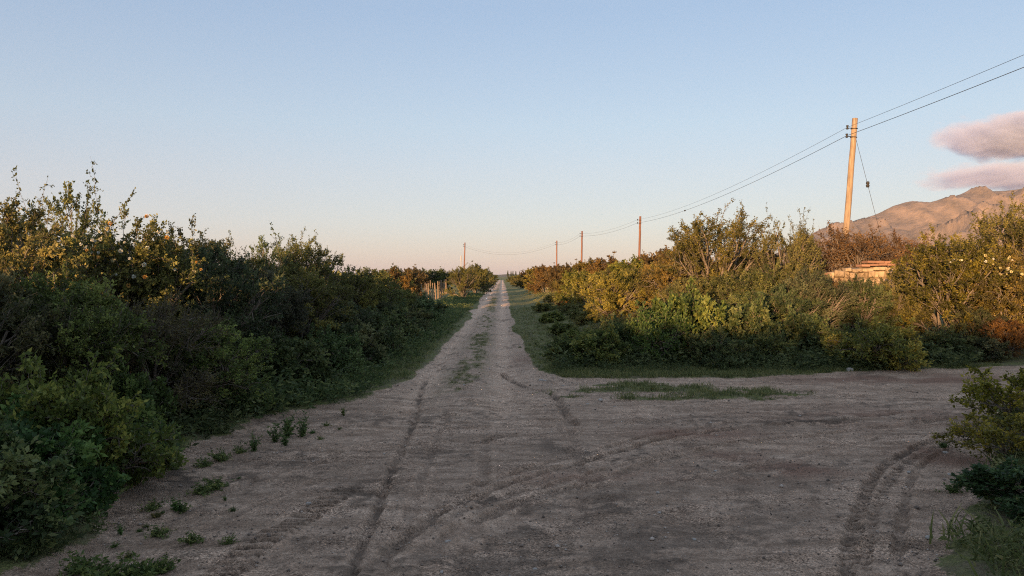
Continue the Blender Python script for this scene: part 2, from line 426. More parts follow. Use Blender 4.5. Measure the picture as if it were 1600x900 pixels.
# tyre ruts seen on the dirt: pixels along each, half width, depth, darkness of the churned soil, tread lugs
RUTS = [
    ([(285, 945), (345, 886), (425, 828), (520, 768), (565, 742)], 0.11, 0.012, 0.05, 2),
    ([(540, 920), (558, 860), (588, 790), (606, 740), (630, 690), (648, 650), (655, 615), (668, 580)], 0.045, 0.022, 0.8, 0),
    ([(590, 915), (618, 850), (640, 790), (662, 730), (682, 680), (700, 630)], 0.05, 0.012, 0.2, 0),
    ([(655, 860), (720, 812), (830, 770), (950, 737), (1060, 706), (1180, 684), (1320, 668), (1450, 655), (1600, 640)], 0.07, 0.022, 0.35, 0),
    ([(640, 830), (760, 775), (860, 748), (960, 722), (1080, 695), (1200, 676)], 0.05, 0.016, 0.25, 0),
    ([(560, 890), (690, 790), (800, 745), (940, 705), (1040, 680), (1150, 664), (1300, 652), (1450, 640), (1600, 628)], 0.06, 0.026, 0.55, 0),
    ([(700, 760), (820, 725), (920, 698), (1010, 676), (1120, 660), (1260, 645)], 0.05, 0.016, 0.3, 0),
    ([(1318, 930), (1325, 860), (1342, 790), (1380, 722), (1450, 684), (1530, 660), (1620, 645)], 0.055, 0.03, 0.7, 1),
    ([(1345, 900), (1356, 830), (1378, 766), (1410, 722), (1470, 690), (1545, 668)], 0.05, 0.016, 0.2, 1),
    ([(1400, 880), (1408, 820), (1418, 760), (1442, 716), (1500, 688)], 0.045, 0.02, 0.4, 0),
    ([(715, 690), (760, 680), (812, 668)], 0.08, 0.012, 0.25, 1),
    ([(778, 575), (805, 594), (835, 606), (868, 616), (884, 640), (905, 662)], 0.05, 0.04, 0.8, 0),
    ([(1190, 664), (1240, 657), (1300, 654), (1370, 652)], 0.05, 0.035, 0.85, 0),
    ([(480, 715), (560, 690), (640, 676), (730, 668)], 0.05, 0.014, 0.25, 0),
    ([(230, 830), (330, 770), (440, 730), (560, 700)], 0.06, 0.012, 0.2, 0),
    ([(180, 905), (300, 830), (420, 770), (530, 730)], 0.05, 0.012, 0.2, 0),
    ([(905, 800), (908, 720), (885, 650), (850, 600)], 0.05, 0.014, 0.3, 0),
    ([(700, 900), (745, 800), (757, 720), (757, 640)], 0.06, 0.012, 0.15, 0),
    ([(1060, 640), (1200, 622), (1400, 610), (1600, 600)], 0.07, 0.022, 0.35, 0),
    ([(1020, 622), (1200, 612), (1400, 596), (1600, 588)], 0.07, 0.020, 0.3, 0),
    ([(1000, 655), (1150, 640), (1350, 626), (1600, 612)], 0.06, 0.018, 0.3, 0),
    ([(980, 770), (1100, 735), (1250, 705), (1400, 672)], 0.05, 0.014, 0.3, 0),
]
DARKP = [(300, 735, 110, 22, .8), (480, 715, 80, 10, .45), (1000, 835, 170, 40, .4), (820, 800, 90, 25, .6), (560, 760, 60, 20, .5), (960, 700, 60, 14, .8),
         (760, 765, 60, 14, .6), (1260, 655, 80, 8, .7), (640, 720, 40, 20, .5), (1180, 830, 160, 40, .35), (870, 690, 60, 14, .4), (740, 870, 120, 30, .4), (560, 860, 40, 40, .5), (960, 780, 130, 25, .45), (1150, 770, 120, 22, .4), (470, 850, 90, 25, .35), (700, 700, 70, 10, .4), (1060, 860, 120, 30, .5), (1290, 760, 60, 40, .35)]
REDP = [(1190, 718, 120, 18, 1.), (1090, 672, 90, 8, .8), (1480, 705, 60, 14, .9), (1350, 645, 160, 14, .5), (1420, 590, 220, 8, .8), (900, 735, 160, 10, .5), (820, 560, 30, 10, .5)]
PALEP = [(1090, 600, 150, 5, 1.), (880, 625, 100, 20, .5), (640, 830, 60, 50, .5), (560, 660, 120, 14, .5), (1250, 690, 160, 14, .5), (900, 860, 60, 40, .3), (400, 660, 80, 10, .6)]

def patches(x, y, lst):
    m = np.zeros(x.shape)
    for (u, v, hu, hv, a) in lst:
        cx, cy = G(u, v); rx = hu / F * cy; ry = abs(G(u, v - hv)[1] - G(u, v + hv)[1]) / 2
        q = ((x - cx) / rx) ** 2 + ((y - cy) / ry) ** 2
        m = np.maximum(m, a * np.exp(-q))
    return m

def base_h(x, y):
    x = np.asarray(x, float); y = np.asarray(y, float)
    far = np.clip(np.hypot(x, y) / 300, 0, 1)
    h = 0.05 * fbm(x / 7, y / 7, 3, 11) * (1 - far) + far * 0.6 * fbm(x / 160, y / 160, 3, 5)
    lat = np.abs(x - road_x(y))
    h = h + 0.14 * sstep(2.2, 4.6, np.where((x < 0) | (y > 22), lat, 0)) * sstep(-4, 4, y)
    h = h + 0.22 * sstep(17.5, 21, y) * sstep(1.0, 4.0, x)
    h = h + 0.2 * sstep(0, 3, x - 3.3 - 0.35 * np.maximum(y - 5, 0)) * sstep(12, 9, y) * sstep(-6, 2, y)
    return h

def terrain(x, y, full=True):
    h = base_h(x, y)
    near = (np.hypot(x, y) < 60)
    at = dict(dark=np.zeros(x.shape), red=np.zeros(x.shape), pale=np.zeros(x.shape), road=np.zeros(x.shape), centre=np.zeros(x.shape), junction=sstep(17, 11, y) + 0.75 * sstep(1.5, 3.5, x) * sstep(11, 17, y) * np.ones(x.shape))
    d, _, _, _ = seg_dist(x, y, POLY, True)
    sd = np.where(in_poly(x, y, POLY), -d, d)
    fy = sstep(26, 12, y); wob = fy * (0.2 * fbm(x / 0.9, y / 0.9, 4, 3) + 0.10 * fbm(x / 0.2, y / 0.2, 2, 8)) + (1 - fy) * 0.3 * fbm(x / 3.0, y / 5.0, 3, 4)
    at['road'] = sstep(0.16, -0.16, sd + wob)
    # small turf island where the tracks split
    ix, iy = G(1040, 612)
    isl = np.exp(-(((x - ix) / 2.7) ** 2 + ((y - iy) / 1.25) ** 2) ** 1.5) 
    isl = sstep(0.15, 0.75, isl * (0.72 + 1.6 * fbm(x / 1.1, y / .45, 5, 41, 0.65)))
    at['road'] = at['road'] * (1 - 0.9 * isl)
    # two wheel tracks with a strip of turf between them
    cx = x - road_x(y)
    strip = np.exp(-(cx / 0.36) ** 2) * sstep(10.5, 15, y)
    turf = strip * sstep(0.0, 0.3, 0.6 * fbm(x / 0.7, y / 2.6, 4, 21) + 0.6 * fbm(x / 0.16, y / 0.3, 3, 22) + 0.14) * 0.85
    at['centre'] = turf
    wheel = np.exp(-((np.abs(cx) - 0.72) / 0.26) ** 2) * sstep(9, 14, y)
    h = h - 0.05 * wheel + 0.03 * strip
    at['pale'] = np.maximum(at['pale'], 0.35 * sstep(7, 15, y) + 0.65 * wheel)
    rd = at['road']
    h = h - 0.05 * rd * sstep(20, 10, y)
    clod = fbm(x / 0.09, y / 0.09, 3, 37, 0.6) * sstep(-0.15, 0.3, fbm(x / 0.9, y / 0.9, 3, 38))
    h = h + rd * sstep(30, 12, y) * (0.03 * fbm(x / 0.6, y / 0.6, 5, 31, 0.55) + 0.018 * fbm((x + 0.35 * y) / 0.8, (y - .35 * x) / 0.17, 3, 33) + 0.014 * clod)
    at['dark'] = np.maximum(at['dark'], rd * 0.7 * sstep(0.12, 0.5, clod + 0.5 * fbm(x / 2.2, y / 1.1, 3, 39))) 
    h = h + (1 - rd) * 0.03 * fbm(x / 0.25, y / 0.25, 3, 35)
    for px, hw, dep, dk, lug in RUTS:
        pl = smooth_line(px)
        lo, hi = pl.min(0) - 1, pl.max(0) + 1
        sel = np.where((x > lo[0]) & (x < hi[0]) & (y > lo[1]) & (y < hi[1]))
        if not len(sel[0]): continue
        xs, ys = x[sel], y[sel]
        dd, al, side, tot = seg_dist(xs, ys, pl)
        dd = np.maximum(dd + 0.035 * fbm(xs / 0.12, ys / 0.12, 3, 77, 0.65), 0)
        fade = sstep(0, 0.5, al) * sstep(tot, tot - 0.5, al)
        mod = 0.55 + 0.45 * sstep(-0.3, 0.3, fbm(xs / 0.8, ys / 0.8, 3, 51 + len(px)))
        prof = -sstep(hw * 1.1, hw * 0.75, dd) + 0.45 * np.exp(-((dd - hw * 1.45) / (hw * 0.35)) ** 2)
        h[sel] += 1.6 * dep * prof * fade * mod
        if lug:
            ph = al / 0.125 + side * dd * 3.0
            lg = sstep(0.3, 0.5, np.abs((ph % 1.0) - 0.5) * 2) 
            h[sel] += 0.04 * lug * (lg - 0.5) * sstep(hw * 1.1, hw * 0.9, dd) * fade * (mod if lug == 1 else 1)
            at['dark'][sel] = np.maximum(at['dark'][sel], (0.45 + 0.25 * lug) * (1 - lg) * sstep(hw * 1.1, hw * 0.9, dd) * fade)
        rag = 0.25 + 0.75 * sstep(-0.2, 0.25, fbm(xs / 0.35, ys / 0.35, 4, 61, 0.65) + 0.04)
        at['dark'][sel] = np.maximum(at['dark'][sel], min(1, dk * 1.1 + 0.06) * sstep(hw * 1.2, hw * 0.75, dd) * fade * rag)
        at['pale'][sel] = np.maximum(at['pale'][sel], 0.35 * np.exp(-((dd - hw * 1.5) / (hw * .5)) ** 2) * fade)
    nz = fbm(x / 0.5, y / 0.5, 4, 91)
    at['dark'] = np.maximum(at['dark'], np.clip(1.7 * patches(x, y, DARKP), 0, 1) * sstep(0.0, 0.4, 1.1 * nz + 0.9 * fbm(x / 0.11, y / 0.11, 3, 93) + 0.1))
    at['red'] = np.clip(1.6 * patches(x, y, REDP), 0, 1) * sstep(-0.4, 0.2, fbm(x / 0.8, y / 0.5, 4, 95))
    at['pale'] = np.maximum(at['pale'], patches(x, y, PALEP) * sstep(-0.4, 0.3, fbm(x / 0.9, y / 0.6, 4, 97)))
    return h, at

def axis(lo, hi, step, near_lo, near_hi, grow=1.09, back=None):
    a = list(np.arange(near_lo, near_hi + 1e-6, step))
    s = step; v = a[-1]
    while v < hi: s *= grow; v += s; a.append(v)
    s = step; v = a[0]; b = []
    while v > lo: s *= back or grow; v -= s; b.append(v)
    return np.array(b[::-1] + a)

XS = axis(-6400, 6400, 0.036, -4.4, 6.0, 1.1); YS = axis(-1000, 6400, 0.025, 4.2, 9.8, 1.025, 1.15)
gx, gy = np.meshgrid(XS, YS)
gh, gat = terrain(gx, gy)
NX, NY = len(XS), len(YS)
gi = np.arange(NX * NY).reshape(NY, NX)
gq = np.stack([gi[:-1, :-1], gi[:-1, 1:], gi[1:, 1:], gi[1:, :-1]], -1).reshape(-1, 4)
gv = np.stack([gx, gy, gh], -1).reshape(-1, 3)
rmask = gat['road'].reshape(-1)[gq].mean(1) > 0.5
rmask &= (gv[gq[:, 0], 1] > -35) & (gv[gq[:, 0], 1] < 420)

def submesh(name, q):
    used = np.unique(q); remap = np.zeros(len(gv), np.int32); remap[used] = np.arange(len(used))
    return np_mesh(name, gv[used], remap[q], attrs={k: a.reshape(-1)[used] for k, a in gat.items()}, smooth=True)

def ground_mat():
    m, nt, ns, ls = mat_new('sandy_soil')
    out = node(ns, 'ShaderNodeOutputMaterial'); pb = node(ns, 'ShaderNodeBsdfPrincipled')
    pb.inputs['Roughness'].default_value = 0.95; pb.inputs['Specular IOR Level'].default_value = 0.12
    tc = node(ns, 'ShaderNodeTexCoord')
    def nz(scale, detail=5, rough=0.6):
        n = node(ns, 'ShaderNodeTexNoise'); n.inputs['Scale'].default_value = scale; n.inputs['Detail'].default_value = detail
        n.inputs['Roughness'].default_value = rough; ls.new(tc.outputs['Object'], n.inputs['Vector']); return n.outputs['Fac']
    def ramp(src, p0, c0, p1, c1):
        r = node(ns, 'ShaderNodeValToRGB'); e = r.color_ramp.elements
        e[0].position = p0; e[0].color = (*c0, 1); e[1].position = p1; e[1].color = (*c1, 1); ls.new(src, r.inputs[0]); return r.outputs[0]
    def mix(f, a, b, typ='MIX'):
        x = node(ns, 'ShaderNodeMixRGB', blend_type=typ)
        for s, i in ((f, 0), (a, 1), (b, 2)):
            if isinstance(s, (int, float)): x.inputs[i].default_value = s
            elif isinstance(s, tuple): x.inputs[i].default_value = (*s, 1)
            else: ls.new(s, x.inputs[i])
        return x.outputs[0]
    def att(n): return node(ns, 'ShaderNodeAttribute', attribute_name=n), 
    def A(n):
        a = node(ns, 'ShaderNodeAttribute', attribute_name=n); return a.outputs['Fac']
    def math_(op, a, b=0.0):
        x = node(ns, 'ShaderNodeMath', operation=op)
        for s, i in ((a, 0), (b, 1)):
            if isinstance(s, (int, float)): x.inputs[i].default_value = s
            else: ls.new(s, x.inputs[i])
        return x.outputs[0]
    big, midn, fine = nz(0.6, 5), nz(4, 6), nz(38, 4, 0.7)
    sand = ramp(midn, 0.3, (0.375, 0.272, 0.202), 0.72, (0.545, 0.412, 0.315))
    sand = mix(0.5, sand, ramp(big, 0.3, (0.85, 0.83, 0.81), 0.7, (1.15, 1.13, 1.1)), 'MULTIPLY')
    # grit: every cell of a fine Voronoi is a grain of its own tone
    vo = node(ns, 'ShaderNodeTexVoronoi'); vo.inputs['Scale'].default_value = 85; ls.new(tc.outputs['Object'], vo.inputs['Vector'])
    sp = node(ns, 'ShaderNodeSeparateColor'); ls.new(vo.outputs['Color'], sp.inputs[0])
    grit = ramp(sp.outputs[0], 0.1, (0.45, 0.44, 0.44), 0.95, (1.6, 1.58, 1.56))
    gm = ramp(nz(1.3, 5), 0.44, (0.08, 0.08, 0.08), 0.6, (1, 1, 1))
    sand = mix(gm, sand, mix(1.0, sand, grit, 'MULTIPLY'))
    sand = mix(0.8, sand, ramp(fine, 0.3, (0.66, 0.66, 0.66), 0.7, (1.42, 1.42, 1.42)), 'MULTIPLY')
    sand = mix(0.7, sand, ramp(nz(11, 5, 0.7), 0.3, (0.72, 0.71, 0.70), 0.68, (1.3, 1.3, 1.3)), 'MULTIPLY')
    stm = node(ns, 'ShaderNodeMapping'); stm.inputs['Rotation'].default_value = (0, 0, R(-24)); stm.inputs['Scale'].default_value = (0.55, 4.5, 1)
    ls.new(tc.outputs['Object'], stm.inputs[0])
    stn = node(ns, 'ShaderNodeTexNoise'); stn.inputs['Scale'].default_value = 1.0; stn.inputs['Detail'].default_value = 7; stn.inputs['Roughness'].default_value = 0.62
    ls.new(stm.outputs[0], stn.inputs['Vector'])
    sand = mix(math_('MULTIPLY', A('junction'), 0.85), sand, ramp(stn.outputs['Fac'], 0.36, (0.66, 0.63, 0.60), 0.62, (1.2, 1.19, 1.18)), 'MULTIPLY')
    c = mix(A('pale'), sand, mix(1.0, sand, (1.6, 1.58, 1.55), 'MULTIPLY'))
    c = mix(math_('MULTIPLY', A('red'), 0.9), c, ramp(fine, 0.3, (0.24, 0.135, 0.095), 0.7, (0.42, 0.26, 0.185)))
    c = mix(math_('MULTIPLY', A('dark'), 0.85), c, ramp(fine, 0.3, (0.07, 0.055, 0.043), 0.7, (0.17, 0.13, 0.10)))
    soil = ramp(fine, 0.3, (0.12, 0.10, 0.065), 0.7, (0.27, 0.22, 0.155))
    turf = ramp(nz(22, 6, 0.75), 0.33, (0.10, 0.12, 0.042), 0.68, (0.30, 0.30, 0.12))
    turf = mix(ramp(nz(2.4, 6, 0.7), 0.44, (0, 0, 0), 0.62, (0.85, 0.85, 0.85)), turf, soil)
    c = mix(math_('MULTIPLY', A('centre'), 0.9), c, turf)
    ragged = ramp(math_('ADD', A('road'), math_('MULTIPLY', math_('SUBTRACT', nz(17, 5, 0.75), 0.5), 1.3)), 0.42, (0, 0, 0), 0.58, (1, 1, 1))
    c = mix(ragged, turf, c)
    ls.new(c, pb.inputs['Base Color'])
    bh = math_('ADD', math_('MULTIPLY', nz(26, 6, 0.7), 0.7), math_('MULTIPLY', vo.outputs['Distance'], -0.5))
    bp = node(ns, 'ShaderNodeBump'); bp.inputs['Strength'].default_value = 1.0; bp.inputs['Distance'].default_value = 0.045
    ls.new(bh, bp.inputs['Height']); ls.new(bp.outputs[0], pb.inputs['Normal'])
    ls.new(pb.outputs[0], out.inputs[0]); return m
M['ground'] = ground_mat()
ground = obj('ground', submesh('ground', gq[~rmask]), M['ground']); tag(ground, kind='structure')
road = obj('dirt_road', submesh('dirt_road', gq[rmask]), M['ground']); tag(road, kind='structure')

def hz(x, y):
    a, _ = terrain(np.array([[float(x)]]), np.array([[float(y)]])); return float(a[0, 0])
def hzs(x, y):
    a, b = terrain(np.asarray(x, float)[None], np.asarray(y, float)[None]); return a[0], {k: v[0] for k, v in b.items()}

# ------------------------------------------------------------------ mountain, far hills
def mountain():
    Y0 = 4500.0
    cr = [(1100, 432), (1160, 415), (1215, 396), (1250, 375), (1290, 353), (1330, 344), (1370, 330), (1400, 319), (1425, 313), (1445, 316), (1470, 312), (1500, 300), (1540, 291), (1575, 289), (1600, 286), (1700, 262), (1850, 250), (2000, 270), (2300, 300), (2700, 380), (3000, 432)]
    cx = np.array([(u - 800) / F * Y0 for u, v in cr]); czz = np.array([max(0, 2 + (432 - v) / F * Y0) for u, v in cr])
    xs = np.concatenate([np.arange(1050, 3600, 9.0), np.arange(3600, 6000, 40.0)]); ts = np.linspace(0, 1.5, 190)
    X, T = np.meshgrid(xs, ts)
    crest = np.interp(X, cx, czz)
    Y = 2700 + 1800 * T + 140 * fbm(X / 900, T * 0 + 3, 3, 7) * np.minimum(T, 1)
    up = np.where(T <= 1, sstep(0, 1, T) * 0.75 + 0.25 * T, np.clip(1 - (T - 1) * 1.3, 0, 1))
    wx = X + 0.45 * (Y - 4500) + 90 * fbm(X / 400, Y / 400, 3, 74); wy = Y + 120 * fbm(X / 500, Y / 500, 3, 75)
    acc = 0; wgt = 1.0; amp = 1.0
    for o in range(7):                                  # ridged: sharp spurs, gullies running down the slope
        rg = (1 - np.abs(fbm(wx / (420 / 2 ** o), wy / (1000 / 1.8 ** o), 1, 71 + o))) ** 2 * wgt
        acc = acc + amp * (rg - 0.55); wgt = np.clip(rg * 1.2, 0, 1); amp *= 0.68
    Z = crest * up + crest * acc * (0.33 * np.sin(np.pi * np.clip(T, 0, 1)) ** 0.9 + 0.035) - 4
    n, mcount = X.shape
    i = np.arange(n * mcount).reshape(n, mcount)
    q = np.stack([i[:-1, :-1], i[:-1, 1:], i[1:, 1:], i[1:, :-1]], -1).reshape(-1, 4)
    m = plain_mat('dry_mountain_grass', (0.10, 0.085, 0.078), (0.32, 0.23, 0.175), 0.012, 0.95, 0, detail=14)
    _nt = m.node_tree; _b = _nt.nodes.new('ShaderNodeBump'); _b.inputs['Distance'].default_value = 22; _b.inputs['Strength'].default_value = 0.9
    _n = next(n for n in _nt.nodes if n.type == 'TEX_NOISE'); _p = next(n for n in _nt.nodes if n.type == 'BSDF_PRINCIPLED')
    _nt.links.new(_n.outputs['Fac'], _b.inputs['Height']); _nt.links.new(_b.outputs[0], _p.inputs['Normal'])
    o = obj('mountain', np_mesh('mountain', np.stack([X, Y, Z], -1).reshape(-1, 3), q, smooth=True), m)
    tag(o, kind='structure')
mountain()
def far_hills():
    xs = np.arange(-6000, 4000, 30.0); ts = np.linspace(0, 1, 8)
    X, T = np.meshgrid(xs, ts); Y = 3600 + 900 * T + X * 0.02
    Z = (22 + 16 * fbm(X / 700, X * 0, 3, 81) + 5 * fbm(X / 90, T * 3, 2, 82)) * np.sin(np.pi * T * 0.6) - 3
    n, k = X.shape; i = np.arange(n * k).reshape(n, k)
    q = np.stack([i[:-1, :-1], i[:-1, 1:], i[1:, 1:], i[1:, :-1]], -1).reshape(-1, 4)
    o = obj('hills', np_mesh('hills', np.stack([X, Y, Z], -1).reshape(-1, 3), q, smooth=True), plain_mat('far_hill_scrub', (0.09, 0.085, 0.06), (0.16, 0.14, 0.10), 0.02, 0.95))
    tag(o, kind='structure')
far_hills()

# ------------------------------------------------------------------ clouds: closed bodies of vapour
def cloud(name, u, v, y, hx, hz_, hy, seed, dens, label):
    import bmesh
    c = P(u, v, y)
    bm = bmesh.new(); bmesh.ops.create_icosphere(bm, subdivisions=4, radius=1.0)
    for w in bm.verts: w.co = Vector((w.co.x * hx, w.co.y * hy, w.co.z * hz_))
    me = bpy.data.meshes.new(name); bm.to_mesh(me); bm.free()
    m, nt, ns, ls = mat_new(name + '_vapour')
    out = node(ns, 'ShaderNodeOutputMaterial'); pv = node(ns, 'ShaderNodeVolumePrincipled')
    pv.inputs['Color'].default_value = (0.70, 0.75, 0.90, 1); pv.inputs['Anisotropy'].default_value = 0.0
    tc = node(ns, 'ShaderNodeTexCoord'); mp = node(ns, 'ShaderNodeMapping')
    mp.inputs['Scale'].default_value = (1 / hx, 1 / hy, 1 / hz_); ls.new(tc.outputs['Object'], mp.inputs[0])
    ln = node(ns, 'ShaderNodeVectorMath', operation='LENGTH'); ls.new(mp.outputs[0], ln.inputs[0])
    n1 = node(ns, 'ShaderNodeTexNoise'); n1.inputs['Scale'].default_value = 1.0; n1.inputs['Detail'].default_value = 6; n1.inputs['Roughness'].default_value = 0.55
    m2 = node(ns, 'ShaderNodeMapping'); m2.inputs['Scale'].default_value = (2.8 / hx, 2.8 / hy, 1.3 / hz_); m2.inputs['Location'].default_value = (seed, seed * 2.3, 0)
    ls.new(tc.outputs['Object'], m2.inputs[0]); ls.new(m2.outputs[0], n1.inputs['Vector'])
    a = node(ns, 'ShaderNodeMath', operation='MULTIPLY_ADD'); a.inputs[1].default_value = 2.3; ls.new(n1.outputs['Fac'], a.inputs[0])
    s = node(ns, 'ShaderNodeMath', operation='MULTIPLY'); s.inputs[1].default_value = -1.5; ls.new(ln.outputs['Value'], s.inputs[0]); ls.new(s.outputs[0], a.inputs[2])
    mr = node(ns, 'ShaderNodeMapRange'); mr.inputs[1].default_value = -0.1; mr.inputs[2].default_value = 1.1; mr.inputs[3].default_value = 0; mr.inputs[4].default_value = dens
    ls.new(a.outputs[0], mr.inputs[0]); ls.new(mr.outputs[0], pv.inputs['Density']); ls.new(pv.outputs[0], out.inputs['Volume'])
    o = obj(name, me, m, loc=c); tag(o, label, 'cloud')
    return o
cloud('cloud', 1600, 214, 7600, 1000, 265, 800, 1.7, 0.018, 'thick lens-shaped cloud with a grey belly floating above the mountain')
cloud('cloud', 1575, 277, 7400, 1000, 160, 650, 4.1, 0.012, 'long thin pinkish cloud bank just over the mountain crest')

# ------------------------------------------------------------------ shrubs
import time as _t
_t0 = _t.time()
PR = {}
PR['thorn_a'] = gen_shrub('thorn_a', 1, 3.0, 3.2, 22, 0.5, 300, 3400, 19, 0.046, 0.025, 0.19, 0.1, 12, 0.42, hollow=0.6)
PR['thorn_b'] = gen_shrub('thorn_b', 2, 2.8, 3.0, 20, 0.5, 290, 3300, 19, 0.046, 0.025, 0.19, 0.1, 9, 0.45, hollow=0.6)
PR['thorn_c'] = gen_shrub('thorn_c', 3, 2.4, 2.8, 22, 0.44, 290, 3100, 18, 0.044, 0.024, 0.17, 0.05, 12, 0.35, hollow=0.6)
PR['airy_a'] = gen_shrub('airy_a', 4, 4.0, 3.6, 22, 0.48, 290, 2900, 16, 0.048, 0.025, 0.22, 0.45, 30, 0.85, up=0.3, stem_r=0.06, hollow=0.55)
PR['airy_b'] = gen_shrub('airy_b', 5, 3.6, 3.2, 18, 0.46, 250, 2500, 16, 0.048, 0.025, 0.21, 0.4, 26, 0.95, up=0.3, stem_r=0.055, hollow=0.55)
PR['leafy_a'] = gen_shrub('leafy_a', 6, 1.1, 1.8, 16, 0.27, 170, 1500, 14, 0.055, 0.028, 0.15, 0.05, 26, 0.36, stem_r=0.015)
PR['leafy_b'] = gen_shrub('leafy_b', 7, 0.95, 1.5, 12, 0.26, 140, 1200, 14, 0.066, 0.036, 0.14, 0.05, 18, 0.3, stem_r=0.015)
PR['twiggy'] = gen_shrub('twiggy', 8, 3.0, 3.4, 20, 0.52, 320, 3300, 13, 0.042, 0.021, 0.26, 0.15, 26, 0.55, twig_r=0.0045)
PR['far_a'] = gen_shrub('far_a', 9, 2.8, 3.2, 18, 0.52, 150, 1200, 15, 0.095, 0.052, 0.26, 0.1, 14, 0.6)
PR['far_b'] = gen_shrub('far_b', 10, 3.2, 3.0, 18, 0.5, 150, 1100, 15, 0.095, 0.052, 0.27, 0.3, 14, 0.8, up=0.3)
PR['bare'] = gen_shrub('bare', 12, 4.0, 2.6, 5, 0.4, 30, 220, 16, 0.06, 0.034, 0.22, 1.4, 9, 1.15, up=0.8, stem_r=0.04)
PR['straggly'] = gen_shrub('straggly', 13, 0.8, 1.8, 10, 0.22, 70, 330, 12, 0.05, 0.027, 0.16, 0.03, 16, 0.4, stem_r=0.01)

MESHES = {}
def leafobj(kind, mat, t):
    me = PR[kind]['leaf']
    if not me.materials: me.materials.append(M['olive'])
    o = obj('crown', me, None, t)
    o.material_slots[0].link = 'OBJECT'; o.material_slots[0].material = M[mat]      # one mesh, shared; the leaf colour belongs to the shrub
    b = PR[kind]['bark']
    if not b.materials: b.materials.append(M['bark'])
    return o

_pr = random.Random(5)
def shrub(kind, mat, x, y, H, W=None, label=None, group=None, name='thorn_shrub', cat='shrub', tint=(1, 1, 1), rz=None, z=None):
    pr = PR[kind]; s = H / pr['H']; sw = s if W is None else W / pr['W']
    zz = hz(x, y) if z is None else z
    t = thing(name, label, cat, (x, y, zz - 0.02), _pr.uniform(0, 6.28) if rz is None else rz, group, (sw, sw, s))
    c = leafobj(kind, mat, t); obj('trunk', pr['bark'], None, t)
    j = [_pr.uniform(0.85, 1.15), _pr.uniform(0.9, 1.1), _pr.uniform(0.85, 1.15)]
    c.color = (tint[0] * j[0], tint[1] * j[1], tint[2] * j[2], 1)
    return t
ORD = 'first second third fourth fifth sixth seventh eighth ninth tenth eleventh twelfth thirteenth fourteenth fifteenth sixteenth seventeenth eighteenth nineteenth twentieth'.split()
def U(u, y): return (u - 800) / F * y

hedge = 'thorn shrubs of the hedge along the road'
GR = 'roadside thicket by the dirt track'
# left hedge, near
fl_left = shrub('thorn_a', 'olive', U(190, 11.6), 11.6, 2.95, 3.1, 'big rounded thorn shrub dotted with pale and orange blossoms', name='flowering_shrub', tint=(1.1, 1.12, 1))
shrub('bare', 'dark', U(120, 12.6), 12.6, 3.55, 1.7, 'tall sparse shrub with one leafy branch reaching highest over the hedge', name='thorn_tree', cat='tree', rz=1.0)
shrub('thorn_b', 'olive', U(-10, 10.2), 10.2, 2.95, 3.0, 'tall thorn shrub next to the blossoming shrub, behind the leafy bright bush', tint=(1.1, 1.1, 1))
shrub('airy_b', 'olive', U(20, 13.5), 13.5, 3.35, 2.8, 'loose upright thorn tree behind the hedge beside the highest branch', name='thorn_tree', cat='tree')
shrub('thorn_b', 'dark', U(335, 12.6), 12.6, 2.55, 2.5, 'dark dense shrub hanging over the bare sandy shoulder', tint=(0.85, 0.9, 0.95))
shrub('thorn_c', 'dark', U(385, 14.8), 14.8, 2.35, 2.6, 'blackish green shrub with a sloping crown along the hedge', tint=(0.8, 0.85, 0.95))
shrub('thorn_a', 'olive', U(300, 15.0), 15.0, 3.0, 2.8, 'thorn shrub rising behind the blossoming one')
shrub('twiggy', 'brown', U(230, 9.9), 9.9, 1.9, 2.4, 'tangle of grey twigs and thin leaves below the blossoming shrub', name='twiggy_shrub', tint=(0.95, 1.15, 0.95))
shrub('thorn_c', 'olive', U(90, 8.8), 8.8, 2.1, 2.3, 'dusky thorn shrub behind the bright leafy bush', tint=(1.1, 1.15, 1.1))
shrub('thorn_c', 'olive', U(320, 10.7), 10.7, 1.5, 2.0, 'low dusky shrub spilling onto the sandy shoulder', tint=(1.15, 1.25, 1.1))
shrub('thorn_c', 'dark', U(-60, 8.0), 8.0, 2.2, 2.3, 'dusky thorn shrub at the end of the hedge beside the leafy weeds')
# left foreground
shrub('leafy_a', 'fresh', U(105, 7.0), 7.0, 1.15, 1.7, 'bright yellow-green leafy bush at the foot of the hedge', name='leafy_bush', cat='bush', tint=(1.75, 1.5, 0.9))
shrub('leafy_b', 'fresh', U(40, 6.2), 6.2, 0.8, 1.4, 'dark leafy weed bush in front of the bright bush', name='leafy_bush', cat='bush', tint=(0.95, 1.05, 0.9))
shrub('leafy_b', 'fresh', U(185, 7.7), 7.7, 0.62, 1.2, 'low leafy bush creeping out over the bare soil', name='leafy_bush', cat='bush', tint=(0.8, 1, 0.8))
shrub('leafy_b', 'fresh', U(-40, 5.6), 5.6, 0.75, 1.4, 'leafy weed bush rooted beside the dark leafy one', name='leafy_bush', cat='bush', tint=(0.95, 1.1, 0.9))
shrub('leafy_b', 'dark', U(195, 8.6), 8.6, 0.85, 1.0, 'broad-leaved dark green plant under the hedge', name='leafy_bush', cat='bush', tint=(1, 1.25, 1))
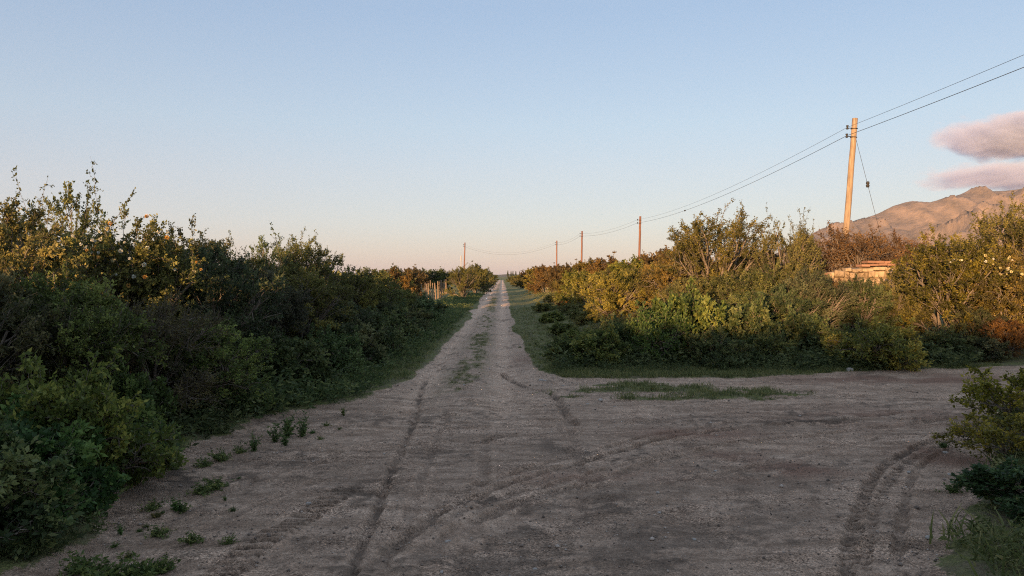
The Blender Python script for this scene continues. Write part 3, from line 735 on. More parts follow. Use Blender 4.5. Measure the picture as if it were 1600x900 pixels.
# left hedge, middle
shrub('airy_a', 'olive', U(475, 20.5), 20.5, 3.15, 2.9, 'open-crowned thorn tree with dark forked limbs in the hedge', name='thorn_tree', cat='tree')
shrub('bare', 'dark', U(412, 18.0), 18.0, 2.95, 1.5, 'thin almost leafless upright stems above the hedge', name='thorn_tree', cat='tree')
for (u, y, H, W, k, m_) in [(470, 17.2, 2.3, 2.6, 'thorn_b', 'olive'), (385, 18.2, 2.45, 2.6, 'thorn_b', 'olive'), (545, 22.5, 2.35, 2.6, 'thorn_a', 'olive'), (525, 19.0, 1.55, 2.4, 'thorn_c', 'dark'),
                            (580, 26.5, 2.3, 2.8, 'thorn_b', 'olive'), (590, 23.5, 1.35, 2.2, 'thorn_c', 'dark'), (400, 22.0, 2.4, 2.6, 'thorn_a', 'olive')]:
    _h = globals().get('_h', -1) + 1
    shrub(k, m_, U(u, y), y, H, W, ['low olive shrub under the thin leafless stems of the hedge', 'rounded olive shrub behind the blackish green one', 'olive shrub right after the open-crowned thorn tree in the hedge', 'low dark shrub at the foot of the open-crowned thorn tree', 'olive hedge shrub between the open-crowned tree and the rusty shrubs', 'low dark hedge shrub beside the verge weeds before the rusty shrubs', 'tall olive shrub in the hedge behind the thin leafless stems'][_h], hedge)
for (u, y, H, W, k, m_) in [(610, 34, 2.35, 2.8, 'far_a', 'brown'), (612, 30, 1.8, 2.6, 'thorn_c', 'olive')]:
    shrub(k, m_, U(u, y), y, H, W, 'tall rusty brown shrub in the hedge' if k == 'far_a' else 'low rusty olive shrub in front of the tall rusty brown one', 'rusty shrubs in the hedge', tint=(0.95, 0.98, 0.85))
for (u, y, H, W, k, m_, tn) in [(608, 38, 2.35, 2.6, 'far_a', 'dark', (1, 1, 1)), (618, 46, 2.6, 2.4, 'far_b', 'dark', (1, 1, 1)), (640, 36, 1.3, 2.2, 'thorn_c', 'dark', (1, 1, 1.1))]:
    shrub(k, m_, U(u, y), y, H, W, 'dark green shrub standing right before the stake fence', 'dark shrubs by the stake fence', tint=tn)
for _i, (u, y, H, W, k, m_) in enumerate([(505, 15.0, 0.95, 1.7, 'leafy_a', 'weed'), (545, 17.0, 1.0, 1.8, 'leafy_b', 'weed'), (575, 19.5, 1.15, 2.0, 'leafy_a', 'weed'), (608, 23.0, 1.1, 2.0, 'leafy_b', 'fresh'), (630, 27.0, 1.1, 2.2, 'leafy_a', 'weed'), (648, 32.0, 1.1, 2.2, 'leafy_b', 'fresh'), (665, 38.0, 1.0, 2.2, 'leafy_a', 'weed'), (455, 13.4, 0.9, 1.6, 'leafy_b', 'weed')]):
    shrub(k, m_, U(u, y), y, H, W, 'low leafy bush at the foot of the sandy shoulder\'s hedge end' if y < 14 else f'low leafy bush spilling from the hedge onto the verge, {ORD[_i]} from the sandy shoulder', 'leafy bushes on the hedge verge', name='leafy_bush', cat='bush')
# left hedge, far
for (u, y, H, W, k, m_) in [(648, 86, 3.1, 4, 'far_b', 'brown'), (668, 92, 2.9, 4.4, 'far_a', 'dark'), (690, 96, 3.0, 4, 'far_b', 'olive'), (640, 70, 2.6, 3.4, 'far_a', 'brown'), (615, 64, 2.7, 3.6, 'far_b', 'olive'), (585, 52, 1.9, 3.2, 'far_a', 'olive'), (555, 45, 1.9, 3.0, 'far_b', 'olive')]:
    shrub(k, m_, U(u, y), y, H, W, 'small shrub in the field behind the stake fence', 'shrubs behind the stake fence')
shrub('airy_a', 'olive', U(724, 67), 67, 3.2, 3.4, 'leaning dark-trunked tree in front of the stake fence', name='thorn_tree', cat='tree', tint=(1.2, 1, 0.7))
shrub('far_b', 'olive', U(742, 84), 84, 3.6, 4.2, 'wispy olive tree behind the leaning dark-trunked tree', name='thorn_tree', cat='tree')
for (u, y, H, W, m_) in [(748, 104, 3.0, 4.0, 'dark'), (757, 122, 3.0, 4.5, 'dark'), (762, 150, 2.6, 4.5, 'brown'), (765, 185, 2.4, 5, 'olive')]:
    shrub('far_a', m_, U(u, y), y, H, W, 'small dark shrub where the dirt road fades out, on the stake fence side', 'far shrubs on the fence side')

# right thicket
rt = 'leafy green weeds and shrubs fronting the side road'
for (u, y, H, W, k) in [(895, 18.0, 0.6, 1.3, 'leafy_a'), (935, 17.2, 0.8, 1.5, 'leafy_b'), (975, 18.2, 1.0, 1.5, 'leafy_a'), (1022, 17.6, 1.3, 1.7, 'leafy_a'), (1075, 18.2, 1.6, 2.0, 'leafy_b'), (1118, 17.1, 0.85, 1.6, 'leafy_a'),
                        (1165, 18.6, 1.35, 1.8, 'leafy_b'), (1212, 17.6, 0.75, 1.3, 'leafy_a'), (1258, 18.6, 1.1, 1.6, 'leafy_b'), (1306, 18.3, 0.8, 1.4, 'leafy_a')]:
    _k = globals().get('_k', -1) + 1
    shrub(k, 'fresh', U(u, y), y, H, W, f'dark green leafy bush along the side road, {ORD[_k]} from the turf verge', rt, name='leafy_bush', cat='bush', tint=(1.0 + 0.3 * (_k % 3 == 1), 1.0 + 0.2 * (_k % 3 == 1), 0.9))
shrub('leafy_a', 'fresh', U(1366, 16.95), 16.95, 1.05, 2.1, 'lone light green feathery bush at the edge of the side road', name='leafy_bush', cat='bush', tint=(1.9, 1.75, 1.1))
shrub('leafy_b', 'fresh', U(1435, 17.9), 17.9, 0.5, 1.3, 'lowest leafy bush by the lone light green one', name='leafy_bush', cat='bush', tint=(0.8, 0.9, 0.8))
shrub('leafy_a', 'weed', U(1485, 18.4), 18.4, 0.75, 1.5, 'shaded leafy bush at the roadside below the blossoming shrub', name='leafy_bush', cat='bush')
shrub('leafy_b', 'weed', U(1535, 18.3), 18.3, 0.55, 1.3, 'small shaded leafy bush next to the small golden shrub', name='leafy_bush', cat='bush')
shrub('thorn_c', 'olive', U(962, 26.5), 26.5, 2.1, 2.5, 'golden yellow shrub standing at the end of the thicket by the turf', name='golden_shrub', tint=(1.6, 1.55, 0.8))
shrub('thorn_a', 'olive', U(1000, 30), 30, 2.3, 2.8, 'golden olive shrub behind the golden yellow one', name='golden_shrub', tint=(1.4, 1.3, 0.75))
shrub('airy_a', 'olive', U(1122, 23.5), 23.5, 3.95, 3.9, 'spreading thorn tree with reddish trunk and bristly top', name='thorn_tree', cat='tree', tint=(1.15, 0.95, 0.75))
shrub('airy_b', 'olive', U(1226, 22.5), 22.5, 3.55, 2.1, 'thorn tree with one dark leafy limb reaching sideways next to the utility pole', name='thorn_tree', cat='tree', tint=(0.9, 0.9, 0.8))
shrub('thorn_a', 'brown', U(1180, 25.5), 25.5, 3.0, 3.2, 'brown-green shrub between the two thorn trees', tint=(1.1, 0.95, 0.8))
shrub('thorn_b', 'olive', U(1060, 25.5), 25.5, 2.7, 2.8, 'olive brown shrub beside the bristly thorn tree', tint=(1.2, 1, 0.8))
for (u, y, H, W, k, m_) in sorted([(1050, 19.8, 1.35, 2.2, 'thorn_c', 'dark'), (1105, 20.2, 1.3, 2.2, 'thorn_b', 'dark'), (1165, 19.8, 1.6, 2.2, 'thorn_c', 'fresh'), (1225, 20.0, 1.7, 2.2, 'thorn_b', 'dark'), (1275, 20.4, 2.2, 2.2, 'thorn_c', 'dark'), (1345, 20.6, 1.95, 2.0, 'thorn_c', 'dark'), (1405, 20.8, 2.0, 1.8, 'thorn_b', 'olive'), (1140, 21.5, 2.1, 2.6, 'thorn_a', 'olive'), (1080, 21.8, 1.9, 2.4, 'thorn_b', 'olive'), (1200, 21.8, 2.3, 2.6, 'thorn_a', 'olive'), (1250, 21.6, 2.3, 2.4, 'thorn_b', 'olive')]):
    _s = globals().get('_s', -1) + 1
    shrub(k, m_, U(u, y), y, H, W, f'{m_.replace("fresh", "light green")} thorn shrub between leafy bushes and wall, {ORD[_s]} from the golden shrub', 'second row of the thicket')
shrub('twiggy', 'brown', U(1320, 21.2), 21.4, 2.15, 1.9, 'half bare twiggy shrub in front of the brick wall', name='twiggy_shrub')
shrub('twiggy', 'brown', U(1335, 25.4), 25.4, 3.75, 4.2, 'wide rust-brown shrub behind the brick wall and utility pole', name='twiggy_shrub', tint=(1.15, 0.9, 0.8))
shrub('twiggy', 'brown', U(1415, 28.5), 28.5, 3.7, 3.6, 'rust-brown shrub showing the mountain over its top', name='twiggy_shrub', tint=(1.0, 0.85, 0.75))
fl_right = shrub('thorn_a', 'olive', U(1478, 20.3), 20.3, 3.15, 3.5, 'large olive thorn shrub with clusters of cream blossoms near the wall', name='flowering_shrub', tint=(0.95, 0.88, 0.6))
shrub('airy_a', 'olive', U(1590, 20.8), 20.8, 4.0, 3.6, 'tall thorn tree overtopping the mountain foot beside the blossoming shrub', name='thorn_tree', cat='tree', tint=(1.1, 1, 0.75))
shrub('thorn_b', 'olive', U(1565, 19.9), 19.9, 2.6, 2.8, 'dense olive shrub beneath the tall thorn tree', tint=(1.1, 1.0, 0.75))
shrub('thorn_c', 'brown', U(1580, 18.6), 18.6, 1.0, 1.6, 'small golden shrub on the brink of the side road', name='golden_shrub', tint=(1.5, 1.2, 0.8))
shrub('thorn_c', 'dark', U(1530, 19.4), 19.4, 1.25, 1.6, 'shaded bush under the blossoming shrub near the small golden one', tint=(0.9, 0.8, 0.8))
for (u, y, H) in [(1660, 20.5, 3.6), (1750, 22, 3.2), (1850, 24, 3.5)]:
    shrub('thorn_a', 'olive', U(u, y), y, H, 3.4, 'thorn shrub lining the side road beyond the tall thorn tree', 'shrubs lining the side road')
# right, farther
rf = 'sunlit shrubs along the turf verge'
for (u, y, H, W, k, m_) in sorted([(1030, 36, 3.1, 3.4, 'far_a', 'brown'), (985, 37, 2.7, 3.2, 'far_a', 'olive'), (955, 44, 3.0, 3.4, 'far_b', 'brown'), (925, 38, 2.0, 2.8, 'far_a', 'olive'), (905, 46, 2.2, 2.8, 'far_a', 'olive'), (925, 54, 3.0, 3.4, 'far_a', 'brown'),
                            (895, 58, 2.7, 3.4, 'far_a', 'brown'), (872, 62, 2.6, 3.2, 'far_b', 'brown'), (880, 52, 1.6, 2.4, 'far_a', 'olive'), (905, 72, 3.2, 4, 'far_b', 'brown'), (855, 74, 2.9, 3.6, 'far_a', 'brown'), (840, 84, 2.9, 3.6, 'far_a', 'olive'), (828, 96, 2.7, 3.6, 'far_a', 'brown'), (870, 92, 3.2, 4.4, 'far_b', 'brown'), (845, 112, 3.2, 4.6, 'far_a', 'brown'), (1075, 40, 3.2, 3.6, 'far_b', 'olive'), (1120, 44, 3.0, 3.8, 'far_a', 'brown'), (970, 62, 3.0, 4, 'far_a', 'brown'), (1010, 70, 3.2, 4, 'far_a', 'olive')], key=lambda a: a[1]):
    _r = globals().get('_r', -1) + 1
    shrub(k, m_, U(u, y), y, H, W, f'rust and gold shrub by the turf verge, {ORD[_r]} along from the golden shrub', rf, tint=((1.2, 1.05, 0.75) if m_ == 'olive' else (1.1, 1.05, 0.8)))
for (u, y) in [(818, 118), (808, 150), (815, 190), (800, 230)]:
    shrub('far_a', 'olive', U(u, y), y, 2.2, 4.5, 'small olive shrub where the road fades out, on the turf verge side', 'far shrubs on the turf verge side')
shrub('far_a', 'brown', U(882, 41), 41, 0.55, 1.0, 'small orange-brown dry bush on the turf', name='dry_bush', cat='bush', tint=(1.8, 1.0, 0.5))
for _i, (u, y, H, W, k) in enumerate([(905, 22, 0.45, 1.3, 'leafy_a'), (880, 26, 0.4, 1.2, 'leafy_b'), (915, 29, 0.6, 1.5, 'leafy_a'), (862, 33, 0.45, 1.3, 'leafy_b'), (895, 36, 0.55, 1.6, 'leafy_a'), (850, 43, 0.5, 1.6, 'leafy_b'), (870, 49, 0.7, 1.8, 'leafy_a')]):
    shrub(k, 'grass', U(u, y), y, H, W, f'knee-high green bush on the turf verge, {ORD[_i]} along from the side road', 'low bushes on the turf verge', name='leafy_bush', cat='bush', tint=(1.25, 1.2, 1.0))
# bush at the corner of the junction
shrub('straggly', 'olive', U(1615, 9.8), 9.8, 0.75, 1.9, 'yellow-leaved straggly bush at the corner of the side road', name='leafy_bush', cat='bush', tint=(1.7, 1.3, 0.6))
shrub('straggly', 'olive', U(1600, 8.2), 8.2, 0.5, 1.6, 'low straggly bush with amber leaves over the red soil', name='leafy_bush', cat='bush', tint=(1.4, 1.1, 0.6))
shrub('leafy_b', 'fresh', U(1640, 6.4), 6.4, 0.42, 1.3, 'dark green weedy bush on the corner bank', name='leafy_bush', cat='bush', tint=(0.7, 0.85, 0.7))

# thicket on the road behind: the shade over the junction is theirs
rb = random.Random(3)
bl = 'thorn shrub of the thicket across the road behind the junction'
for i in range(17):
    x = -17 + i * 1.35 + rb.uniform(-0.3, 0.3); y = -16.5 + rb.uniform(-1.5, 1.5)
    shrub(rb.choice(['thorn_a', 'thorn_b', 'airy_a']), 'olive', x, y, (rb.uniform(3.4, 3.7) if x < -15.3 else rb.uniform(4.1, 4.7)), 3.6, bl, 'thicket behind the junction', z=0)
for i in range(9):
    y = -12 + i * 2.1; x = -6.6 + rb.uniform(-0.5, 0.3) + 0.12 * max(0, -y)
    x = -6.6 - 0.1 * max(0, -y) + rb.uniform(-0.4, 0.3)
    shrub(rb.choice(['thorn_a', 'thorn_b', 'thorn_c']), 'olive', x, y, rb.uniform(2.6, 3.2), 3.0, 'thorn shrub carrying the hedge on behind the junction', 'hedge behind the junction', z=0)
# second row behind the hedge
for i in range(8):
    y = 8 + i * 3.0; x = -9.0 + rb.uniform(-0.8, 0.8)
    shrub(rb.choice(['thorn_b', 'far_a', 'far_b']), rb.choice(['olive', 'brown', 'olive']), x, y, rb.uniform(2.2, 2.7), 3.2, 'thorn shrub in the row behind the hedge', 'row behind the hedge')
print('shrubs', _t.time() - _t0)

# blossoms
fm = {}
def petal_mat(n, c): 
    fm[n] = plain_mat(n, tuple(k * 0.75 for k in c), c, 30, 0.7)
petal_mat('cream_petals', (0.62, 0.54, 0.28)); petal_mat('amber_petals', (0.6, 0.36, 0.1)); petal_mat('white_petals', (0.72, 0.72, 0.62))
def blossom_mesh(name, mat):
    rng = np.random.default_rng(len(name)); n = 60
    d = unit(rng.normal(size=(n, 3)))
    v, q = leaves(d * 0.012, d + rng.normal(0, .3, (n, 3)), np.full(n, 0.03), np.full(n, 0.018), rng)
    me = np_mesh(name, v, q); me.materials.append(fm[mat]); return me
BL = {k: blossom_mesh('blossom_' + k, k) for k in fm}
def blossoms(t, kind, n, mats, seed, face, zr):
    rng = np.random.default_rng(seed); end = PR[kind]['end']
    c, s = math.cos(t.rotation_euler.z), math.sin(t.rotation_euler.z)
    w = np.stack([(end[:, 0] * c - end[:, 1] * s) * t.scale[0], (end[:, 0] * s + end[:, 1] * c) * t.scale[1], end[:, 2] * t.scale[2]], 1)
    score = w @ np.array(face); ok = np.where((w[:, 2] > zr[0]) & (w[:, 2] < zr[1]))[0]
    pick = ok[np.argsort(-score[ok])][:n]
    for i in pick:
        for r in range(int(rng.integers(1, 4))):
            o = obj('blossom', BL[mats[int(rng.integers(len(mats)))]], None, t)
            p = end[i] + rng.normal(0, 0.09, 3) + np.array([0, 0, 0.05])
            f = np.array(face[:2]); fl = np.array([f[0] * c + f[1] * s, -f[0] * s + f[1] * c, 0]) * 0.08
            o.location = p + fl; o.rotation_euler = tuple(rng.uniform(0, 6, 3)); k = rng.uniform(0.45, 0.95); o.scale = (k, k, k)
blossoms(fl_left, 'thorn_a', 24, ['cream_petals', 'white_petals', 'white_petals', 'amber_petals'], 4, (0.35, -0.9, 0.3), (1.9, 3.1))
blossoms(fl_right, 'thorn_a', 9, ['cream_petals', 'cream_petals', 'white_petals'], 5, (0.2, -0.9, 0.35), (1.8, 3.3))

# ------------------------------------------------------------------ weeds and grass (uncountable ground cover)
rngw = np.random.default_rng(77)
herbs_n = [gen_herb(100 + i, 0.5, 0.28, 9, 9, 0.095, 0.031, stalks=False) for i in range(6)]
herbs_f = [gen_herb(120 + i, 0.5, 0.34, 8, 5, 0.15, 0.055, stalks=False) for i in range(6)]
def herb_scatter(acc, xs, ys, zs, sc, tint):
    m = ys < 21
    scatter(acc, herbs_n, xs[m], ys[m], zs[m], sc[m], rngw, tint[m]); scatter(acc, herbs_f, xs[~m], ys[~m], zs[~m], sc[~m], rngw, tint[~m])
grasses = [gen_grass(200 + i) for i in range(8)]
def zone(n, f):
    xs, ys = f(n); z, at = hzs(xs, ys); return xs, ys, z, at
# verge between hedge and road
def left_verge(n):
    y = 11 + (rngw.random(n) ** 1.6) * 75
    lo = -4.9 - 0.004 * y; hi = road_x(y) - 1.25
    x = lo + (hi - lo) * rngw.random(n); return x, y
xs, ys, z, at = zone(1600, left_verge); ok = at['road'] < 0.35
a = Acc(); edge = np.clip((road_x(ys) - 1.2 - xs) / 2.6, 0, 1)
herb_scatter(a, xs[ok], ys[ok], z[ok], (0.45 + (1.1 - 0.6 * sstep(34, 46, ys[ok])) * edge[ok] ** 1.2) * rngw.uniform(0.7, 1.3, ok.sum()), rngw.normal(0, 0.12, ok.sum()))
tag(obj('verge_weeds', a.mesh('verge_weeds'), M['fresh']), 'green knee-high weeds between the hedge and the dirt road', 'weeds', kind='stuff')
# verge right
def right_verge(n):
    y = 17.5 + (rngw.random(n) ** 1.5) * 70
    x = road_x(y) + 1.25 + rngw.random(n) ** 1.0 * (3.2 + 0.06 * (y - 17)); return x, y
xs, ys, z, at = zone(1500, right_verge); ok = at['road'] < 0.35
a = Acc(); e = np.clip((xs - road_x(ys) - 2.2) / 3, 0, 1)
herb_scatter(a, xs[ok], ys[ok], z[ok], (0.12 + 0.8 * e[ok] ** 1.7) * rngw.uniform(0.5, 1.2, ok.sum()) * np.where(rngw.random(ok.sum()) < 0.12, 2.0, 1), rngw.normal(0.1, 0.2, ok.sum()))
tag(obj('turf_weeds', a.mesh('turf_weeds'), M['grass']), 'low green weeds on the turf verge below the sunlit shrubs', 'weeds', kind='stuff')
# front of the right thicket
def front(n):
    u = rngw.uniform(870, 1500, n); y = rngw.uniform(15.2, 18.5, n); return (u - 800) / F * y, y
xs, ys, z, at = zone(700, front); ok = at['road'] < 0.35
a = Acc(); herb_scatter(a, xs[ok], ys[ok], z[ok], rngw.uniform(0.4, 1.3, ok.sum()) * sstep(15.6, 17.3, ys[ok]) + 0.15, rngw.normal(-0.05, 0.12, ok.sum()))
tag(obj('thicket_weeds', a.mesh('thicket_weeds'), M['weed']), 'dark green weeds filling the foot of the thicket along the side road', 'weeds', kind='stuff')
# corner bank and left foreground
def corner(n):
    x = rngw.uniform(2.6, 8.5, n); y = rngw.uniform(3.8, 11.5, n); return x, y
xs, ys, z, at = zone(1000, corner); ok = at['road'] < 0.3
a = Acc(); herb_scatter(a, xs[ok], ys[ok], z[ok], rngw.uniform(0.25, 0.75, ok.sum()), rngw.normal(-0.05, 0.15, ok.sum()))
scatter(a, grasses, xs[ok][::1] + 0.1, ys[ok] + 0.1, z[ok], rngw.uniform(0.7, 1.6, ok.sum()), rngw, rngw.normal(0, 0.12, ok.sum()))
tag(obj('corner_weeds', a.mesh('corner_weeds'), M['grass']), 'tangled grass and weeds on the bank at the corner of the junction', 'weeds', kind='stuff')
def leftfront(n):
    y = rngw.uniform(3.8, 14, n); x = -1.2 - 0.2 * y - rngw.random(n) * 3.0; return x, y
xs, ys, z, at = zone(1200, leftfront); ok = at['road'] < 0.4
a = Acc(); herb_scatter(a, xs[ok], ys[ok], z[ok], rngw.uniform(0.3, 1.0, ok.sum()), rngw.normal(-0.1, 0.13, ok.sum()))
tag(obj('hedge_foot_weeds', a.mesh('hedge_foot_weeds'), M['weed']), 'dark leafy weeds under the hedge beside the bare sandy shoulder', 'weeds', kind='stuff')
# short turf
def turfz(n):
    k = n // 3
    y1 = 12 + rngw.random(k) ** 1.4 * 60; x1 = road_x(y1) + rngw.normal(0, 0.32, k)
    u2 = rngw.uniform(850, 1460, k); v2 = rngw.uniform(576, 634, k); g = np.array([G(a_, b_) for a_, b_ in zip(u2, v2)])
    y3 = 15 + rngw.random(n - 2 * k) ** 1.5 * 35; s3 = rngw.random(n - 2 * k) < 0.3
    x3 = np.where(s3, road_x(y3) - 1.1 - rngw.random(len(y3)) * 0.9, road_x(y3) + 1.1 + rngw.random(len(y3)) * 3.5)
    u4 = rngw.uniform(850, 1560, 3000); v4 = rngw.uniform(568, 597, 3000); g4 = np.array([G(a_, b_) for a_, b_ in zip(u4, v4)])
    return np.concatenate([x1, g[:, 0], x3, g4[:, 0]]), np.concatenate([y1, g[:, 1], y3, g4[:, 1]])
xs, ys, z, at = zone(9500, turfz); ok = (at['road'] < 0.45) | (at['centre'] > 0.45)
a = Acc(); scatter(a, grasses, xs[ok], ys[ok], z[ok], rngw.uniform(0.25, 0.7, ok.sum()) * np.where(at['centre'][ok] > 0.45, 0.6, 1), rngw, rngw.normal(0, 0.15, ok.sum()))
tag(obj('short_grass', a.mesh('short_grass'), M['grass']), 'short turf between the wheel tracks and on the verges', 'grass', kind='stuff')

# single weeds that stand on the bare soil
def weed(u, v, s, kind, label, group=None, tint=(1, 1, 1)):
    x, y = G(u, v); vv, q, t = kind
    k = id(q)
    if k not in MESHES:
        MESHES[k] = np_mesh('weed', vv, q, attrs={'tint': t}); MESHES[k].materials.append(M['fresh'])
    o = obj('weed', MESHES[k], None, None, (x, y, hz(x, y))); o.scale = (s, s, s); o.rotation_euler = (0, 0, _pr.uniform(0, 6.28)); o.color = (*tint, 1)
    return tag(o, label, 'weed', group)
tallw = [gen_herb(300 + i, 0.55, 0.22, 18, 16, 0.075, 0.026, 0.28) for i in range(3)]
loww = [gen_herb(310 + i, 0.24, 0.4, 30, 14, 0.05, 0.021, 1.0) for i in range(4)]
for i, (u, v, s) in enumerate([(450, 678, 0.75), (430, 684, 0.55), (472, 676, 0.6), (445, 690, 0.4), (397, 697, 0.5)]):
    weed(u, v, s, tallw[i % 3], 'upright green weed in the little clump on the sandy shoulder', 'clump of upright weeds on the shoulder', (0.9, 1, 0.9))
for i, (u, v, s) in enumerate([(345, 712, 0.8), (318, 722, 0.6), (335, 757, 0.85), (315, 765, 0.6), (268, 730, 0.7), (375, 700, 0.5), (300, 838, 0.55), (248, 826, 0.5), (265, 728, .5), (358, 838, 0.4), (285, 790, 0.5), (240, 790, .5), (510, 660, 0.35), (500, 680, 0.3)]):
    weed(u, v, s, loww[i % 4], 'small sprawling weed rooted in the bare sandy shoulder', 'weeds sprawling over the shoulder', (1.3, 1.2, 1.1))
_wr = random.Random(8)
for i in range(16):
    t_ = _wr.random(); u = 130 + 420 * t_ + _wr.uniform(-40, 60); v = 855 - 210 * t_ + _wr.uniform(-25, 45)
    weed(u, v, _wr.uniform(0.1, 0.32), loww[i % 4] if i % 3 else tallw[i % 3], 'small sprawling weed rooted in the bare sandy shoulder', 'weeds sprawling over the shoulder', (0.8 + _wr.uniform(-.1, .5), 0.9 + _wr.uniform(-.1, .3), 0.8))
for i, (u, v, s) in enumerate([(190, 893, 1.0), (150, 890, 0.9), (225, 888, 0.8), (255, 880, 0.6), (120, 880, 0.8)]):
    weed(u, v, s, loww[i % 4], 'grassy weed patch by the foot of the leafy weed bushes', 'grassy weeds by the leafy bushes', (1.1, 1.1, 0.9))
for i, (u, v, s) in enumerate([(1490, 760, 0.6), (1505, 748, 0.5), (1475, 693, 0.45)]):
    weed(u, v, s, loww[i % 4], 'small weed on the gravelly rim by the corner bank', 'weeds by the corner bank', (0.8, 0.85, 0.7))

# ------------------------------------------------------------------ gravel and stones
def gravel():
    rng = np.random.default_rng(9); n = 21000
    y = 4.3 + rng.random(n) ** 1.8 * 16; x = -4 + rng.random(n) * 11.5
    x = np.where(rng.random(n) < 0.45, (rng.random(n) - 0.5) * 1.3 * y, x)
    z, at = hzs(x, y)
    den = 0.25 + 0.75 * sstep(-0.1, 0.35, fbm(x / 1.1, y / 1.1, 4, 14))
    ok = (at['road'] > 0.5) & (rng.random(n) < den); x, y, z = x[ok], y[ok], z[ok]; n = len(x)
    base = np.array([[1, 0, 0], [0, 1, 0], [-1, 0, 0], [0, -1, 0], [0, 0, 0.8], [0, 0, -0.6]], float)
    tri = np.array([[0, 1, 4], [1, 2, 4], [2, 3, 4], [3, 0, 4], [1, 0, 5], [2, 1, 5], [3, 2, 5], [0, 3, 5]])
    s = 0.0045 + 0.009 * rng.random(n) ** 4 + 0.010 * (rng.random(n) < 0.02) + 0.016 * (rng.random(n) < 0.004)
    v = base[None] * (1 + rng.uniform(-0.35, 0.35, (n, 6, 3))) * s[:, None, None]
    a = rng.uniform(0, 6.28, n); c, sn = np.cos(a)[:, None], np.sin(a)[:, None]
    vx = v[..., 0] * c - v[..., 1] * sn + x[:, None]; vy = v[..., 0] * sn + v[..., 1] * c + y[:, None]; vz = v[..., 2] + z[:, None] + s[:, None] * 0.3
    V = np.stack([vx, vy, vz], -1).reshape(-1, 3); T = (tri[None] + np.arange(n)[:, None, None] * 6).reshape(-1, 3)
    me = np_mesh('gravel', V, None, T, attrs={'tint': np.repeat(rng.random(n), 6)})
    m, nt, ns, ls = mat_new('gravel_grains'); out = node(ns, 'ShaderNodeOutputMaterial'); pb = node(ns, 'ShaderNodeBsdfPrincipled')
    at_ = node(ns, 'ShaderNodeAttribute', attribute_name='tint'); rp = node(ns, 'ShaderNodeValToRGB'); e = rp.color_ramp.elements
    e[0].color = (0.09, 0.07, 0.055, 1); e[1].color = (0.5, 0.43, 0.37, 1); x_ = e.new(0.7); x_.color = (0.25, 0.2, 0.165, 1)
    ls.new(at_.outputs['Fac'], rp.inputs[0]); ls.new(rp.outputs[0], pb.inputs['Base Color']); pb.inputs['Roughness'].default_value = 0.9; ls.new(pb.outputs[0], out.inputs[0])
    tag(obj('gravel', me, m), 'fine grey gravel strewn over the dirt road', 'gravel', kind='stuff')
gravel()
M['stone'] = plain_mat('pale_stone', (0.25, 0.23, 0.21), (0.5, 0.47, 0.43), 18, 0.9, 0.4)
RK = [rock_mesh('stone%d' % i, 20 + i, (1, 0.75, 0.6)) for i in range(4)]
for r_ in RK: r_.materials.append(M['stone'])
stones = [(482, 781, .05), (938, 624, .10), (845, 593, .10), (852, 593, .07), (700, 834, .05), (1028, 762, .04), (1450, 830, .06), (1030, 790, .035), (795, 891, .05), (1328, 578, .16), (1345, 577, .08), (1118, 725, .04), (690, 880, .035), (836, 875, .035), (1085, 832, .04), (918, 628, .05), (1250, 645, .04), (1420, 730, .05), (1478, 698, .07), (1483, 730, .045), (600, 700, .03), (1520, 650, .04), (960, 632, .04), (770, 620, .04), (725, 600, .05), (765, 575, .05), (880, 600, .06)]
for i, (u, v, s) in enumerate(stones):
    x, y = G(u, v); o = obj('stone', RK[i % 4], None, None, (x, y, hz(x, y) + s * 0.12)); o.scale = (s, s, s); o.rotation_euler = (0, 0, i * 1.7)
    if s >= .16: tag(o, 'largest pale flat stone at the edge of the thicket by the side road', 'stone')
    else: tag(o, 'small pale stone lying on the dirt road', 'stone', 'stones on the dirt road')

# ------------------------------------------------------------------ utility line
M['pole'] = plain_mat('weathered_pole_wood', (0.16, 0.115, 0.08), (0.44, 0.33, 0.225), 3.5, 0.85, 0.5, (6, 6, 0.5))
M['pole_red'] = plain_mat('reddish_pole_wood', (0.13, 0.065, 0.045), (0.25, 0.13, 0.095), 4, 0.85, 0.4, (6, 6, 0.5))
M['iron'] = plain_mat('dark_iron', (0.02, 0.02, 0.022), (0.05, 0.047, 0.045), 20, 0.6)
M['cable'] = plain_mat('dark_cable', (0.03, 0.03, 0.032), (0.06, 0.058, 0.06), 20, 0.6)
H_POLE = 7.5
POLES = [P(1336, 185, 26.7), P(1000.5, 338, 70.0), P(909.5, 361, 94.0), P(870, 376, 118.0), P(726.5, 379, 128.0)]
BASES = [P(1311, 432, 26.7), P(997.5, 432, 70), P(908, 432, 94), P(869.5, 432, 118), P(724.5, 432, 128)]
pole_labels = ['tall sunlit wooden utility pole with a guy wire rising behind the brick wall', 'wooden utility pole behind the sunlit shrubs, next after the guyed one', 'thin wooden utility pole second after the guyed one', 'thin wooden utility pole last before the line crosses the road', 'wooden utility pole across the road beyond the stake fence']
def top_frame(i): return np.array(POLES[i])
ATT = []
